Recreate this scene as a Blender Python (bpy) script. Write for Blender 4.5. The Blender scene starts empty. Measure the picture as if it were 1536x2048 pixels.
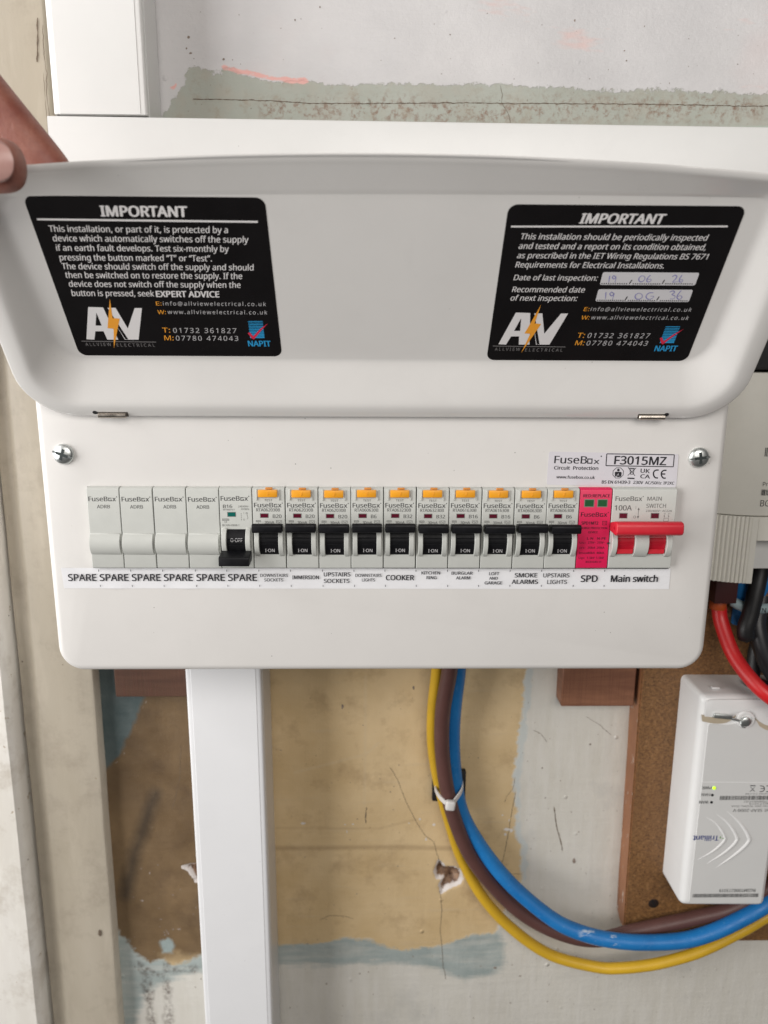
import bpy, bmesh, math, random
import numpy as np
from mathutils import Vector, Matrix, noise as mnoise
random.seed(7)
sc = bpy.context.scene
COL = sc.collection
S = 0.001          # everything below is written in millimetres

# ------------------------------------------------------------------ camera
cd = bpy.data.cameras.new('camera'); cam = bpy.data.objects.new('camera', cd); COL.objects.link(cam)
cam.matrix_world = Matrix((( 0.999871, -0.001590, -0.016013, -0.0054258),
                           (-0.015291,  0.216090, -0.976254, -0.4038776),
                           ( 0.005013,  0.976372,  0.216037,  0.0992580),
                           (0, 0, 0, 1)))
cd.sensor_fit = 'VERTICAL'; cd.sensor_height = 36; cd.lens = 26.016
cd.clip_start = 0.01; cd.clip_end = 50
cd.dof.use_dof = True; cd.dof.focus_distance = 0.415; cd.dof.aperture_fstop = 8.0
sc.camera = cam

# ------------------------------------------------------------------ light
w = bpy.data.worlds.new('World'); sc.world = w; w.use_nodes = True
bg = w.node_tree.nodes['Background']; bg.inputs[0].default_value = (1.0, 0.97, 0.94, 1); bg.inputs[1].default_value = 0.08

def area(name, loc, target, sx, sy, power, col):
    l = bpy.data.lights.new(name, 'AREA'); l.shape = 'RECTANGLE'; l.size = sx; l.size_y = sy
    l.energy = power; l.color = col
    o = bpy.data.objects.new(name, l); COL.objects.link(o)
    o.location = loc
    d = Vector(target) - Vector(loc)
    o.rotation_euler = d.to_track_quat('-Z', 'Y').to_euler()
    return o
# a tall window of two panes in the side wall to the left, and the dimmer room behind the photographer
area('window_light', (-1.20, -0.34, 0.30), (0.2, -0.30, 0.20), 0.50, 1.5, 15.5, (1.0, 0.985, 0.97))
area('window_light', (-1.20, -0.92, 0.30), (0.2, -0.75, 0.20), 0.50, 1.5, 17.5, (1.0, 0.985, 0.97))
area('room_light', (0.32, -1.55, 0.72), (0.05, 0, -0.05), 1.2, 0.9, 15.5, (1.0, 0.95, 0.90))

sc.view_settings.view_transform = 'Standard'; sc.view_settings.look = 'None'
sc.view_settings.exposure = 0; sc.view_settings.gamma = 1
sc.cycles.max_bounces = 8; sc.cycles.diffuse_bounces = 4

# ------------------------------------------------------------------ materials
class NT:
    def __init__(s, name):
        m = bpy.data.materials.new(name); m.use_nodes = True
        s.m = m; s.t = m.node_tree; s.b = s.t.nodes['Principled BSDF']
        tc = s.t.nodes.new('ShaderNodeTexCoord'); oi = s.t.nodes.new('ShaderNodeObjectInfo')
        k = s.t.nodes.new('ShaderNodeVectorMath'); k.operation = 'MULTIPLY_ADD'
        c = s.t.nodes.new('ShaderNodeCombineXYZ')
        for i in range(3): s.t.links.new(oi.outputs['Random'], c.inputs[i])
        s.t.links.new(c.outputs[0], k.inputs[0]); k.inputs[1].default_value = (3, 5, 7)
        s.t.links.new(tc.outputs['Object'], k.inputs[2]); s.co = k.outputs[0]; s.obj = tc.outputs['Object']
    def L(s, a, b):
        if isinstance(a, (int, float)): b.default_value = a
        elif isinstance(a, tuple): b.default_value = a if len(a) == 4 else a + (1,)
        else: s.t.links.new(a, b)
    def noise(s, scale, detail=3, rough=.55, vec=None, stretch=None, out=0, dist=0):
        n = s.t.nodes.new('ShaderNodeTexNoise'); n.inputs['Scale'].default_value = scale
        n.inputs['Detail'].default_value = detail; n.inputs['Roughness'].default_value = rough; n.inputs['Distortion'].default_value = dist
        v = vec or s.co
        if stretch:
            mp = s.t.nodes.new('ShaderNodeMapping'); mp.inputs['Scale'].default_value = stretch; s.L(v, mp.inputs[0]); v = mp.outputs[0]
        s.L(v, n.inputs['Vector']); return n.outputs[out]
    def voro(s, scale, rnd=1.0, stretch=None):
        n = s.t.nodes.new('ShaderNodeTexVoronoi'); n.inputs['Scale'].default_value = scale; n.inputs['Randomness'].default_value = rnd
        v = s.co
        if stretch:
            mp = s.t.nodes.new('ShaderNodeMapping'); mp.inputs['Scale'].default_value = stretch; s.L(v, mp.inputs[0]); v = mp.outputs[0]
        s.L(v, n.inputs['Vector']); return n
    def math(s, op, a, b=0.0, clamp=False):
        n = s.t.nodes.new('ShaderNodeMath'); n.operation = op; n.use_clamp = clamp
        s.L(a, n.inputs[0]); s.L(b, n.inputs[1]); return n.outputs[0]
    def ramp(s, x, a, b, lo=0.0, hi=1.0):
        n = s.t.nodes.new('ShaderNodeMapRange'); n.clamp = True
        s.L(x, n.inputs[0]); n.inputs[1].default_value = a; n.inputs[2].default_value = b
        n.inputs[3].default_value = lo; n.inputs[4].default_value = hi; return n.outputs[0]
    def mix(s, f, a, b, mode='MIX'):
        n = s.t.nodes.new('ShaderNodeMix'); n.data_type = 'RGBA'; n.blend_type = mode
        s.L(f, n.inputs[0]); s.L(a, n.inputs[6]); s.L(b, n.inputs[7]); return n.outputs[2]
    def attr(s, name):
        n = s.t.nodes.new('ShaderNodeAttribute'); n.attribute_name = name; return n.outputs['Fac']
    def bump(s, h, strength, dist=0.0005, prev=None):
        n = s.t.nodes.new('ShaderNodeBump'); n.inputs['Strength'].default_value = strength; n.inputs['Distance'].default_value = dist
        s.L(h, n.inputs['Height'])
        if prev is not None: s.L(prev, n.inputs['Normal'])
        return n.outputs[0]
    def set(s, **k):
        for a, v in k.items(): s.L(v, s.b.inputs[a.replace('_', ' ')])
        return s.m

def flat(name, col, rough=.5, metal=0.0, mott=.06, scale=90, bump=.0, bscale=900, specks=0.0, spec=.5, coat=0.0):
    n = NT(name)
    f = n.noise(scale, 4, .6)
    c = n.mix(n.ramp(f, .3, .7), tuple(x * (1 - mott) for x in col), tuple(min(1, x * (1 + mott)) for x in col))
    if specks:
        v = n.voro(120); big = n.noise(14, 2)
        k = n.math('MULTIPLY', n.ramp(v.outputs['Distance'], .045, .03), n.ramp(n.math('ADD', big, 0.0), .5, .62))
        c = n.mix(n.math('MULTIPLY', k, specks), c, (.10, .085, .07))
        k2 = n.math('MULTIPLY', n.ramp(n.voro(340).outputs['Distance'], .07, .04), n.ramp(n.noise(19, 3), .60, .68))
        c = n.mix(n.math('MULTIPLY', k2, specks * .7), c, (.16, .13, .11))
        sm = n.math('MULTIPLY', n.ramp(n.noise(26, 5, .7, dist=1.2), .56, .74), .07)
        c = n.mix(sm, c, tuple(q * .72 for q in col))
    r = n.ramp(n.noise(scale * .6, 3), .3, .7, max(.02, rough - .06), rough + .06)
    n.set(Base_Color=c, Roughness=r, Metallic=metal)
    n.b.inputs['Specular IOR Level'].default_value = spec
    if coat: n.b.inputs['Coat Weight'].default_value = coat; n.b.inputs['Coat Roughness'].default_value = .07
    if bump: n.set(Normal=n.bump(n.noise(bscale, 3), bump, .0003))
    return n.m

M = {}
M['enamel'] = flat('white_powder_coat', (.69, .672, .65), .36, mott=.02, scale=22, bump=.10, bscale=620, specks=.8)
M['lid'] = flat('white_lid_enamel', (.70, .685, .665), .20, mott=.02, scale=20, bump=.05, bscale=420, specks=.65, coat=.5)
M['device'] = flat('grey_white_polycarbonate', (.535, .545, .515), .42, mott=.02, scale=160, bump=.05, bscale=1500, specks=.25)
M['device_dark'] = flat('grey_gap_plastic', (.20, .20, .19), .6)
M['black'] = flat('black_toggle_plastic', (.006, .006, .0075), .45, mott=.3, scale=500, bump=.12, bscale=1400, spec=.22)
M['black_soft'] = flat('black_matt_plastic', (.008, .008, .009), .6, mott=.2)
M['orange'] = flat('orange_plastic', (.85, .36, .018), .38, mott=.04, scale=250)
M['pink'] = flat('pink_plastic', (.70, .012, .088), .42, mott=.03, scale=120)
M['red'] = flat('red_plastic', (.58, .018, .034), .40, mott=.05, scale=200, bump=.05)
M['red_deep'] = flat('deep_red_plastic', (.46, .006, .022), .35)
M['window_red'] = flat('dark_red_indicator', (.10, .004, .018), .25)
M['window_green'] = flat('teal_indicator', (.004, .11, .09), .25)
M['window_leaf'] = flat('green_indicator', (.018, .10, .035), .3)
M['ink_grey'] = flat('grey_print', (.065, .065, .065), .6, mott=0)
M['ink_light'] = flat('light_grey_print', (.14, .14, .135), .6, mott=0)
M['ink_black'] = flat('black_print', (.014, .013, .018), .5, mott=0)
M['ink_maroon'] = flat('maroon_print', (.028, .002, .011), .5, mott=0)
M['ink_white'] = flat('white_print', (.72, .70, .70), .5, mott=0)
M['ink_grey_white'] = flat('pale_grey_print', (.50, .49, .50), .5, mott=0)
M['ink_dim'] = flat('dim_grey_print', (.20, .19, .19), .5, mott=0)
M['ink_orange'] = flat('orange_print', (.82, .34, .03), .5, mott=0)
M['ink_blue'] = flat('blue_print', (.02, .30, .60), .5, mott=0)
M['ink_red'] = flat('red_print', (.62, .02, .06), .5, mott=0)
M['ink_pen'] = flat('violet_pen_ink', (.20, .19, .46), .6, mott=.2, scale=900)
M['ink_navy'] = flat('navy_print', (.012, .03, .20), .5, mott=0)
M['ink_leaf'] = flat('leaf_green_print', (.18, .36, .12), .5, mott=0)
M['sticker_black'] = flat('black_sticker_vinyl', (.007, .006, .0065), .30, mott=.15, scale=60, bump=.02, bscale=200, spec=.3)
M['paper'] = flat('white_tape', (.78, .78, .80), .30, mott=.015, scale=120, bump=.25, bscale=160)
M['sticker_white'] = flat('lilac_white_sticker', (.66, .64, .68), .38, mott=.015)
M['date_paper'] = flat('date_panel_print', (.62, .61, .63), .45, mott=.02)
M['steel'] = flat('zinc_plated_steel', (.68, .71, .70), .38, metal=1.0, mott=.1, scale=300, bump=.06)
M['steel_warm'] = flat('hinge_steel', (.55, .50, .44), .3, metal=1.0, mott=.1, scale=300)
M['steel_dark'] = flat('slot_steel', (.05, .06, .06), .5, metal=.6)
M['upvc'] = flat('white_trunking_plastic', (.80, .80, .785), .34, mott=.012, scale=30, specks=.5)
M['upvc_cool'] = flat('cool_white_trunking_plastic', (.78, .785, .80), .34, mott=.012, scale=30, specks=.5)
M['meter'] = flat('warm_grey_meter_plastic', (.66, .645, .585), .5, mott=.02, bump=.06, bscale=1500)
M['meter_pale'] = flat('pale_grey_meter_plastic', (.60, .60, .585), .5, mott=.02)
M['hub'] = flat('white_hub_plastic', (.76, .76, .755), .36, mott=.012, scale=60, bump=.04, bscale=900)
M['hub_face'] = flat('grey_hub_plate', (.64, .64, .63), .40, mott=.012, scale=60, bump=.05, bscale=1500)
M['hub_tan'] = flat('tan_hub_edge', (.45, .38, .28), .5)
M['tie'] = flat('natural_nylon', (.62, .60, .58), .4, mott=.05)
M['cable_blue'] = flat('blue_cable_sheath', (.012, .19, .50), .42, mott=.10, scale=60, bump=.10, bscale=500)
M['cable_brown'] = flat('brown_cable_sheath', (.095, .042, .036), .45, mott=.10, scale=60, bump=.10, bscale=500)
M['cable_yellow'] = flat('yellow_cable_sheath', (.60, .365, .022), .42, mott=.06, scale=60, bump=.08, bscale=500)
M['cable_red'] = flat('red_cable_sheath', (.55, .012, .014), .38, mott=.10, scale=60, bump=.08)
M['cable_black'] = flat('black_cable_sheath', (.010, .010, .011), .45, mott=.2)
M['cable_grey'] = flat('charcoal_cable_sheath', (.022, .022, .025), .4, mott=.2)
M['maroon'] = flat('maroon_shroud', (.05, .012, .012), .5)
M['tape_orange'] = flat('orange_tape', (.42, .07, .012), .5)
M['tag'] = flat('pale_blue_tag', (.30, .40, .42), .5)
M['skin'] = None
def blue_sheath():
    n = NT('blue_cable_sheath_scuffed')
    sp = n.t.nodes.new('ShaderNodeSeparateXYZ'); n.L(n.obj, sp.inputs[0])
    c = n.mix(n.ramp(n.noise(40, 4), .3, .7), (.007, .14, .40), (.012, .185, .49))
    gate = n.math('MULTIPLY', n.math('MULTIPLY', n.ramp(sp.outputs[0], .150, .156), n.ramp(sp.outputs[0], .184, .176)), n.ramp(n.noise(190, 4, .7, stretch=(.4, 1, 2)), .57, .63))
    low = n.math('MULTIPLY', n.ramp(sp.outputs[1], .0745, .0725), gate)
    c = n.mix(n.math('MULTIPLY', low, .8), c, (.55, .62, .68))
    c = n.mix(n.math('MULTIPLY', n.ramp(n.noise(320, 4, .7), .60, .68), .35), c, (.10, .27, .52))
    n.set(Base_Color=c, Roughness=n.ramp(n.noise(90, 3), .3, .7, .36, .55), Normal=n.bump(n.noise(420, 4), .14, .0003)); return n.m
M['cable_blue'] = blue_sheath()
def led():
    n = NT('lit_green_led'); n.set(Base_Color=(.5, .8, .05), Roughness=.3, Emission_Color=(.55, .95, .02), Emission_Strength=.8); return n.m
M['led'] = led()
def skin():
    n = NT('skin')
    a = n.noise(55, 4, .6); b = n.noise(700, 3)
    c = n.mix(n.ramp(a, .35, .68), (.27, .082, .058), (.42, .18, .125))
    c = n.mix(n.math('MULTIPLY', n.ramp(b, .45, .7), .35), c, (.24, .075, .055))
    n.set(Base_Color=c, Roughness=.48, Normal=n.bump(n.noise(1100, 3, .6), .35, .0004, n.bump(n.noise(190, 5, .65, stretch=(1, .6, .6), dist=.8), .55, .0010)))
    n.b.inputs['Subsurface Weight'].default_value = .12
    n.b.inputs['Subsurface Radius'].default_value = (.006, .002, .001)
    return n.m
M['skin'] = skin()
def nail():
    n = NT('finger_nail'); n.set(Base_Color=n.mix(n.ramp(n.noise(120, 2), .3, .7), (.46, .25, .22), (.56, .35, .31)), Roughness=.32); return n.m
M['nail'] = nail()
def chip():
    n = NT('chipboard')
    f1 = n.noise(420, 5, .8, stretch=(1, 1, 1.5)); f2 = n.noise(780, 3, .75); f3 = n.noise(22, 3)
    v = n.voro(620, 1, (1, 1, .55))
    c = n.mix(n.ramp(f1, .34, .66), (.088, .040, .015), (.29, .145, .052))
    c = n.mix(n.math('MULTIPLY', n.ramp(v.outputs['Color'], .74, .92), .45), c, (.33, .18, .075))
    c = n.mix(n.math('MULTIPLY', n.ramp(f2, .57, .68), .9), c, (.014, .007, .005))
    c = n.mix(n.math('MULTIPLY', n.ramp(f3, .4, .7), .3), c, (.15, .07, .028))
    n.set(Base_Color=c, Roughness=.5, Normal=n.bump(f1, .5, .0006)); return n.m
M['chip'] = chip()
def chip_edge():
    n = NT('chipboard_edge')
    f = n.noise(60, 5, .7, stretch=(1, 1, .25)); g = n.noise(260, 4, .7, stretch=(1, 1, .3))
    c = n.mix(n.ramp(f, .3, .7), (.19, .07, .028), (.34, .15, .07))
    c = n.mix(n.ramp(g, .64, .70), c, (.55, .50, .45))
    n.set(Base_Color=c, Roughness=.5, Normal=n.bump(f, .5, .0006)); return n.m
M['chip_edge'] = chip_edge()
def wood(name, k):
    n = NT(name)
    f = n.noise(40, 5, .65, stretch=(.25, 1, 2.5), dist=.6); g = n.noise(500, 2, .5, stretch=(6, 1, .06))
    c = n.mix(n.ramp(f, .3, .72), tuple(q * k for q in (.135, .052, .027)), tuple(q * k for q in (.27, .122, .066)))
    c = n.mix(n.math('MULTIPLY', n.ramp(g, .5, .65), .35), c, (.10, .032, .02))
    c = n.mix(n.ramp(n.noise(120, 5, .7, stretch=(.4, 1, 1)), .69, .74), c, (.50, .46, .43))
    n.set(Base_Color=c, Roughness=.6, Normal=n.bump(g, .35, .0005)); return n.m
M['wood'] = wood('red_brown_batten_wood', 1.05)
M['wood_shaded'] = wood('shaded_batten_wood', .36)  # same batten wood, with the left bay's shade put into its colour
def oldpaint(name, a, b, chipc, stain_shade, chipth=.70, rough=.45):
    n = NT(name)
    f = n.noise(16, 4, .6, stretch=(1, 1, .35)); g = n.noise(70, 5, .7); h = n.noise(150, 3, .6, stretch=(1.3, 1, .2))
    c = n.mix(n.ramp(f, .3, .7), a, b)
    c = n.mix(n.math('MULTIPLY', n.ramp(n.noise(34, 5, .75), .50, .70), .7), c, stain_shade)
    c = n.mix(n.math('MULTIPLY', n.ramp(n.noise(26, 4, .7, stretch=(1.3, 1, .35)), .52, .74), .45), c, tuple(min(1, q * 1.28) for q in b))
    k = n.ramp(g, chipth, chipth + .025)
    c = n.mix(k, c, chipc)
    sp = n.math('MULTIPLY', n.ramp(n.voro(75).outputs['Distance'], .055, .035), n.ramp(n.noise(24, 2), .52, .58))
    c = n.mix(sp, c, (.09, .06, .04))
    hgt = n.math('ADD', n.math('MULTIPLY', h, .6), n.math('MULTIPLY', n.math('SUBTRACT', 1.0, k), .5))
    n.set(Base_Color=c, Roughness=rough, Normal=n.bump(n.noise(700, 3), .12, .0003, n.bump(hgt, .38, .0007))); return n.m
M['post_paint'] = oldpaint('cream_old_gloss_paint', (.415, .365, .285), (.49, .44, .36), (.30, .21, .13), (.34, .29, .23), .70)
M['board_paint'] = oldpaint('white_old_gloss_paint', (.70, .665, .60), (.80, .775, .73), (.42, .33, .23), (.52, .47, .40), .66)
M['edge_paint'] = oldpaint('chipped_edge_paint', (.42, .36, .28), (.50, .45, .38), (.16, .09, .05), (.33, .27, .2), .60)

# ------------------------------------------------------------------ mesh helpers
def link(name, me, mat, parent=None):
    o = bpy.data.objects.new(name, me); COL.objects.link(o)
    if mat is not None:
        for m in (mat if isinstance(mat, (list, tuple)) else [mat]): me.materials.append(m)
    if parent is not None: o.parent = parent
    return o
def mk(name, verts, faces, mat, parent=None, smooth=True, angle=38):
    me = bpy.data.meshes.new(name)
    me.from_pydata([(a * S, b * S, c * S) for a, b, c in verts], [], faces); me.update()
    if smooth: me.shade_smooth(); me.set_sharp_from_angle(angle=math.radians(angle))
    return link(name, me, mat, parent)
def thing(name, label, cat, loc=(0, 0, 0), group=None, rot=None):
    o = bpy.data.objects.new(name, None); COL.objects.link(o); o.empty_display_size = .01
    o.location = tuple(x * S for x in loc)
    if rot: o.rotation_euler = rot
    o['label'] = label; o['category'] = cat
    if group: o['group'] = group
    return o
def tag(o, label, cat, group=None):
    o['label'] = label; o['category'] = cat
    if group: o['group'] = group
    return o

class MB:
    """collects simple solids as one mesh (millimetres)"""
    def __init__(s): s.v = []; s.f = []
    def add(s, v, f):
        k = len(s.v); s.v += [tuple(p) for p in v]; s.f += [tuple(i + k for i in q) for q in f]; return s
    def bm(s, b):
        b.verts.ensure_lookup_table(); b.verts.index_update()
        s.add([v.co[:] for v in b.verts], [[v.index for v in f.verts] for f in b.faces]); b.free(); return s
    def box(s, x0, x1, y0, y1, z0, z1, bev=0, seg=2, M=None):
        b = bmesh.new(); bmesh.ops.create_cube(b, size=1)
        for v in b.verts:
            v.co = Vector(((x0 + x1) / 2 + v.co.x * (x1 - x0), (y0 + y1) / 2 + v.co.y * (y1 - y0), (z0 + z1) / 2 + v.co.z * (z1 - z0)))
        if bev: bmesh.ops.bevel(b, geom=b.edges[:], offset=bev, segments=seg, affect='EDGES', profile=.5)
        if M is not None: bmesh.ops.transform(b, matrix=M, verts=b.verts)
        return s.bm(b)
    def prism(s, prof, a0, a1, axis='x', bev=0, seg=2):
        """prof: list of 2-D points; axis x: (y,z) swept along x; axis y: (x,z) swept along y"""
        b = bmesh.new()
        def P(q, a): return (a, q[0], q[1]) if axis == 'x' else ((q[0], a, q[1]) if axis == 'y' else (q[0], q[1], a))
        A = [b.verts.new(P(q, a0)) for q in prof]; B = [b.verts.new(P(q, a1)) for q in prof]
        n = len(prof)
        b.faces.new(A); b.faces.new(B[::-1])
        for i in range(n): b.faces.new((A[i], B[i], B[(i + 1) % n], A[(i + 1) % n]))
        bmesh.ops.recalc_face_normals(b, faces=b.faces)
        if bev:
            e = [x for x in b.edges if len(x.link_faces) == 2 and x.calc_face_angle(0) > .5]
            bmesh.ops.bevel(b, geom=e, offset=bev, segments=seg, affect='EDGES', profile=.5, clamp_overlap=True)
        return s.bm(b)
    def lathe(s, prof, c, axis='y', n=24):
        """prof: (r, a) along the axis, c: centre"""
        v = []; f = []
        for r, a in prof:
            for k in range(n):
                t = 2 * math.pi * k / n; p, q = r * math.cos(t), r * math.sin(t)
                v.append((c[0] + p, c[1] + a, c[2] + q) if axis == 'y' else ((c[0] + a, c[1] + p, c[2] + q) if axis == 'x' else (c[0] + p, c[1] + q, c[2] + a)))
        for i in range(len(prof) - 1):
            for k in range(n):
                f.append((i * n + k, i * n + (k + 1) % n, (i + 1) * n + (k + 1) % n, (i + 1) * n + k))
        f.append(tuple(range(n))[::-1]); f.append(tuple((len(prof) - 1) * n + k for k in range(n)))
        b = bmesh.new(); vs = [b.verts.new(p) for p in v]
        for q in f: b.faces.new([vs[i] for i in q])
        bmesh.ops.recalc_face_normals(b, faces=b.faces)
        return s.bm(b)
    def tube(s, pts, r, n=18, cap=True, step=3.0):
        P = smooth_path(pts, step); R = r if callable(r) else (lambda t: r)
        v = []; f = []; up = None; m = len(P)
        for i, p in enumerate(P):
            t = (P[min(i + 1, m - 1)] - P[max(i - 1, 0)]).normalized()
            if up is None: up = t.orthogonal().normalized()
            up = (up - t * up.dot(t)).normalized(); sd = t.cross(up)
            rr = R(i / (m - 1))
            for k in range(n):
                a = 2 * math.pi * k / n; v.append(tuple(p + (up * math.cos(a) + sd * math.sin(a)) * rr))
        for i in range(m - 1):
            for k in range(n): f.append((i * n + k, i * n + (k + 1) % n, (i + 1) * n + (k + 1) % n, (i + 1) * n + k))
        if cap: f.append(tuple(range(n))[::-1]); f.append(tuple((m - 1) * n + k for k in range(n)))
        return s.add(v, f)
    def quad_strip(s, pts, wd, y, jit=0):
        """thin flat ribbon in an x-z plane facing -y"""
        v = []; f = []; m = len(pts)
        for i, p in enumerate(pts):
            a = pts[max(i - 1, 0)]; c = pts[min(i + 1, m - 1)]
            d = Vector((c[0] - a[0], c[1] - a[1])); d = d.normalized() if d.length else Vector((1, 0))
            nn = Vector((-d.y, d.x)); h = (wd(i / (m - 1)) if callable(wd) else wd) / 2
            v += [(p[0] + nn.x * h, y, p[1] + nn.y * h), (p[0] - nn.x * h, y, p[1] - nn.y * h)]
        for i in range(m - 1): f.append((2 * i, 2 * i + 1, 2 * i + 3, 2 * i + 2))
        return s.add(v, f)
    def poly(s, pts, y):
        a = sum(pts[i][0] * pts[(i + 1) % len(pts)][1] - pts[(i + 1) % len(pts)][0] * pts[i][1] for i in range(len(pts)))
        p = pts if a > 0 else pts[::-1]
        return s.add([(q[0], y, q[1]) for q in p], [tuple(range(len(p)))])
    def frame(s, x0, x1, z0, z1, t, y):
        for r in ((x0, x1, z0, z0 + t), (x0, x1, z1 - t, z1), (x0, x0 + t, z0 + t, z1 - t), (x1 - t, x1, z0 + t, z1 - t)):
            s.poly([(r[0], r[2]), (r[1], r[2]), (r[1], r[3]), (r[0], r[3])], y)
        return s
    def rect(s, x0, x1, z0, z1, y): return s.poly([(x0, z0), (x1, z0), (x1, z1), (x0, z1)], y)
    def build(s, name, mat, parent=None, smooth=True, angle=38): return mk(name, s.v, s.f, mat, parent, smooth, angle)

def smooth_path(pts, step=3.0):
    P = [Vector(p) for p in pts]; out = []
    for i in range(len(P) - 1):
        a = P[i - 1] if i else P[0] * 2 - P[1]; b = P[i]; c = P[i + 1]; d = P[i + 2] if i + 2 < len(P) else P[-1] * 2 - P[-2]
        n = max(2, int((c - b).length / step))
        for k in range(n):
            t = k / n
            out.append(.5 * ((2 * b) + (c - a) * t + (2 * a - 5 * b + 4 * c - d) * t * t + (3 * b - a - 3 * c + d) * t ** 3))
    out.append(P[-1]); return out

# lettering: real outlines from the built-in font, scaled to a width and a cap height
_fc = bpy.data.curves.new('lettering', 'FONT'); _fo = bpy.data.objects.new('lettering', _fc); COL.objects.link(_fo)
_fc.resolution_u = 3; _cache = {}
try:       # Blender's own interface typeface, part of its installation; falls back to the built-in one
    _fc.font = bpy.data.fonts.load(bpy.utils.system_resource('DATAFILES', path='fonts') + '/NotoSansHebrew-Regular.woff2')
except Exception: pass
def glyphs(s, bold=0, space=1.0):
    k = (s, space)
    if k not in _cache:
        _fc.body = s; _fc.space_character = space
        bpy.context.view_layer.update()
        e = _fo.evaluated_get(bpy.context.evaluated_depsgraph_get()); me = e.to_mesh()
        _cache[k] = ([v.co[:2] for v in me.vertices], [tuple(p.vertices) for p in me.polygons]); e.to_mesh_clear()
    return _cache[k]
_h, _ = glyphs('H'); CAP = max(p[1] for p in _h)
def text(mb, s, x0, x1, z, cap, y, bold=0, shear=0, z2=None, flip=None, align='l', space=1.0):
    """x1 None: natural width"""
    v, f = glyphs(s, bold, space)
    if not v: return mb
    a = min(p[0] for p in v); b = max(p[0] for p in v); k = cap / CAP
    sx = k if x1 is None else (x1 - x0) / (b - a)
    off = 0
    if x1 is None and align == 'c': off = -(b - a) * sx / 2
    if x1 is None and align == 'r': off = -(b - a) * sx
    out = []
    for p in v:
        xx = x0 + off + (p[0] - a) * sx + shear * p[1] * k
        zz = z + p[1] * k + ((z2 - z) * (xx - x0) / (x1 - x0) if z2 is not None and x1 is not None else 0)
        if flip: xx, zz = 2 * flip[0] - xx, 2 * flip[1] - zz
        out.append((xx, y, zz))
    # heavier weights: the same outlines printed again a hair to each side
    d = .017 * bold * cap / CAP; n = 0 if bold < .12 else (1 if bold < .5 else (2 if bold < 1.3 else 4))
    c = [(0, 0)] if n == 0 else ([(-d, 0), (d, 0)] if n == 1 else ([(-d, 0), (d, 0), (0, 0)] if n == 2 else [(-d, 0), (d, 0), (0, 0), (-d * .5, 0), (d * .5, 0), (0, d * .45), (0, -d * .45)]))
    for j, (a, b) in enumerate(c): mb.add([(p[0] + a, y - .004 * j, p[2] + b) for p in out], f)
    return mb
def brand(mb, x0, x1, z, cap, y, bold=.6):
    """the maker's word mark: the o is a notched square"""
    W = x1 - x0
    text(mb, 'FuseB', x0, x0 + W * .67, z, cap, y, bold)
    xh = cap * .76; a = x0 + W * .70; t = cap * .16; b = a + W * .125
    for r in ((a, b, z, z + t), (a, a + t, z + t, z + xh - t), (a, b - t * .2, z + xh - t, z + xh), (b - t, b, z + t, z + xh * .45), (b - t * 1.9, b - t, z + xh * .36, z + xh * .36 + t * .8)):
        mb.rect(r[0], r[1], r[2], r[3], y)
    text(mb, 'x', x0 + W * .845, x0 + W * .965, z, cap, y, bold)
    r = cap * .12; c = (x0 + W * 1.0, z + cap * .95)
    mb.poly([(c[0] + r * math.cos(t2 * .785), c[1] + r * math.sin(t2 * .785)) for t2 in range(8)], y)
    return mb
NOTICE_A_HEAD = [('IMPORTANT', 30.11, 67.67, 74.04, 4.7)]
NOTICE_A_BODY = [('This installation, or part of it, is protected by a', 4.93, 84.54, 66.59, 2.94), ('device which automatically switches off the supply', 5.2, 93.17, 62.03, 3.0),
 ('if an earth fault develops. Test six-monthly by', 5.25, 83.65, 57.42, 2.97), ('pressing the button marked “T” or “Test”.', 5.33, 75.13, 52.65, 3.03),
 ('The device should switch off the supply and should', 5.02, 93.82, 48.14, 3.09), ('then be switched on to restore the supply. If the', 5.19, 87.93, 43.61, 3.15),
 ('device does not switch off the supply when the', 5.43, 86.58, 38.94, 3.11), ('button is pressed, seek', 5.29, 44.47, 33.99, 3.17)]
NOTICE_A_BOLD = [('EXPERT ADVICE', 45.58, 75.68, 33.76, 3.19)]
CONTACT = [('info@allviewelectrical.co.uk', 47.77, 97.65, 29.04, 2.17), ('www.allviewelectrical.co.uk', 49.05, 97.74, 24.3, 2.22), ('01732 361827', 49.56, 81.07, 13.27, 2.89),
 ('07780 474043', 50.03, 81.44, 8.69, 2.83)]
CONTACT_KEYS = [('E:', 44.36, 47.01, 29.01, 2.18), ('W:', 44.08, 48.1, 24.18, 2.22), ('T:', 44.2, 48.02, 13.38, 2.89), ('M:', 44.23, 48.87, 8.8, 2.83)]
LOGO_SMALL = [('A L L V I E W', 3.53, 16.56, 5.12, 1.91), ('E L E C T R I C A L', 19.28, 38.61, 4.76, 1.91)]
BADGE_NAME = [('NAPIT', 86.29, 97.63, 5.38, 3.35)]
LOGO_A = [(11.18, 27.9), (18.32, 27.73), (20.94, 8.99), (15.42, 8.96), (14.9, 13.98), (10.81, 13.96), (8.92, 8.92), (4.95, 9.13)]
LOGO_A_HOLE = [(14.24, 24.62), (14.83, 17.32), (11.83, 17.3)]
LOGO_V = [(19.4, 27.52), (24.33, 27.55), (27.39, 15.68), (33.6, 27.51), (37.12, 27.53), (31.18, 9.06), (24.29, 9.02)]
BOLT = [(22.89, 32.53), (21.41, 21.77), (24.78, 21.46), (17.44, 3.84), (20.3, 15.63), (17.34, 15.84)]
LOGO_RULE = [(2.22, 8.17), (39.78, 7.81), (39.7, 7.45), (2.12, 7.81)]
HEAD_RULE = [(1.49, 72.8), (98.62, 72.43), (98.52, 71.52), (1.19, 71.9)]
BADGE = [(87.84, 20.42), (95.1, 20.46), (94.97, 10.29), (87.66, 10.25)]
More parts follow.
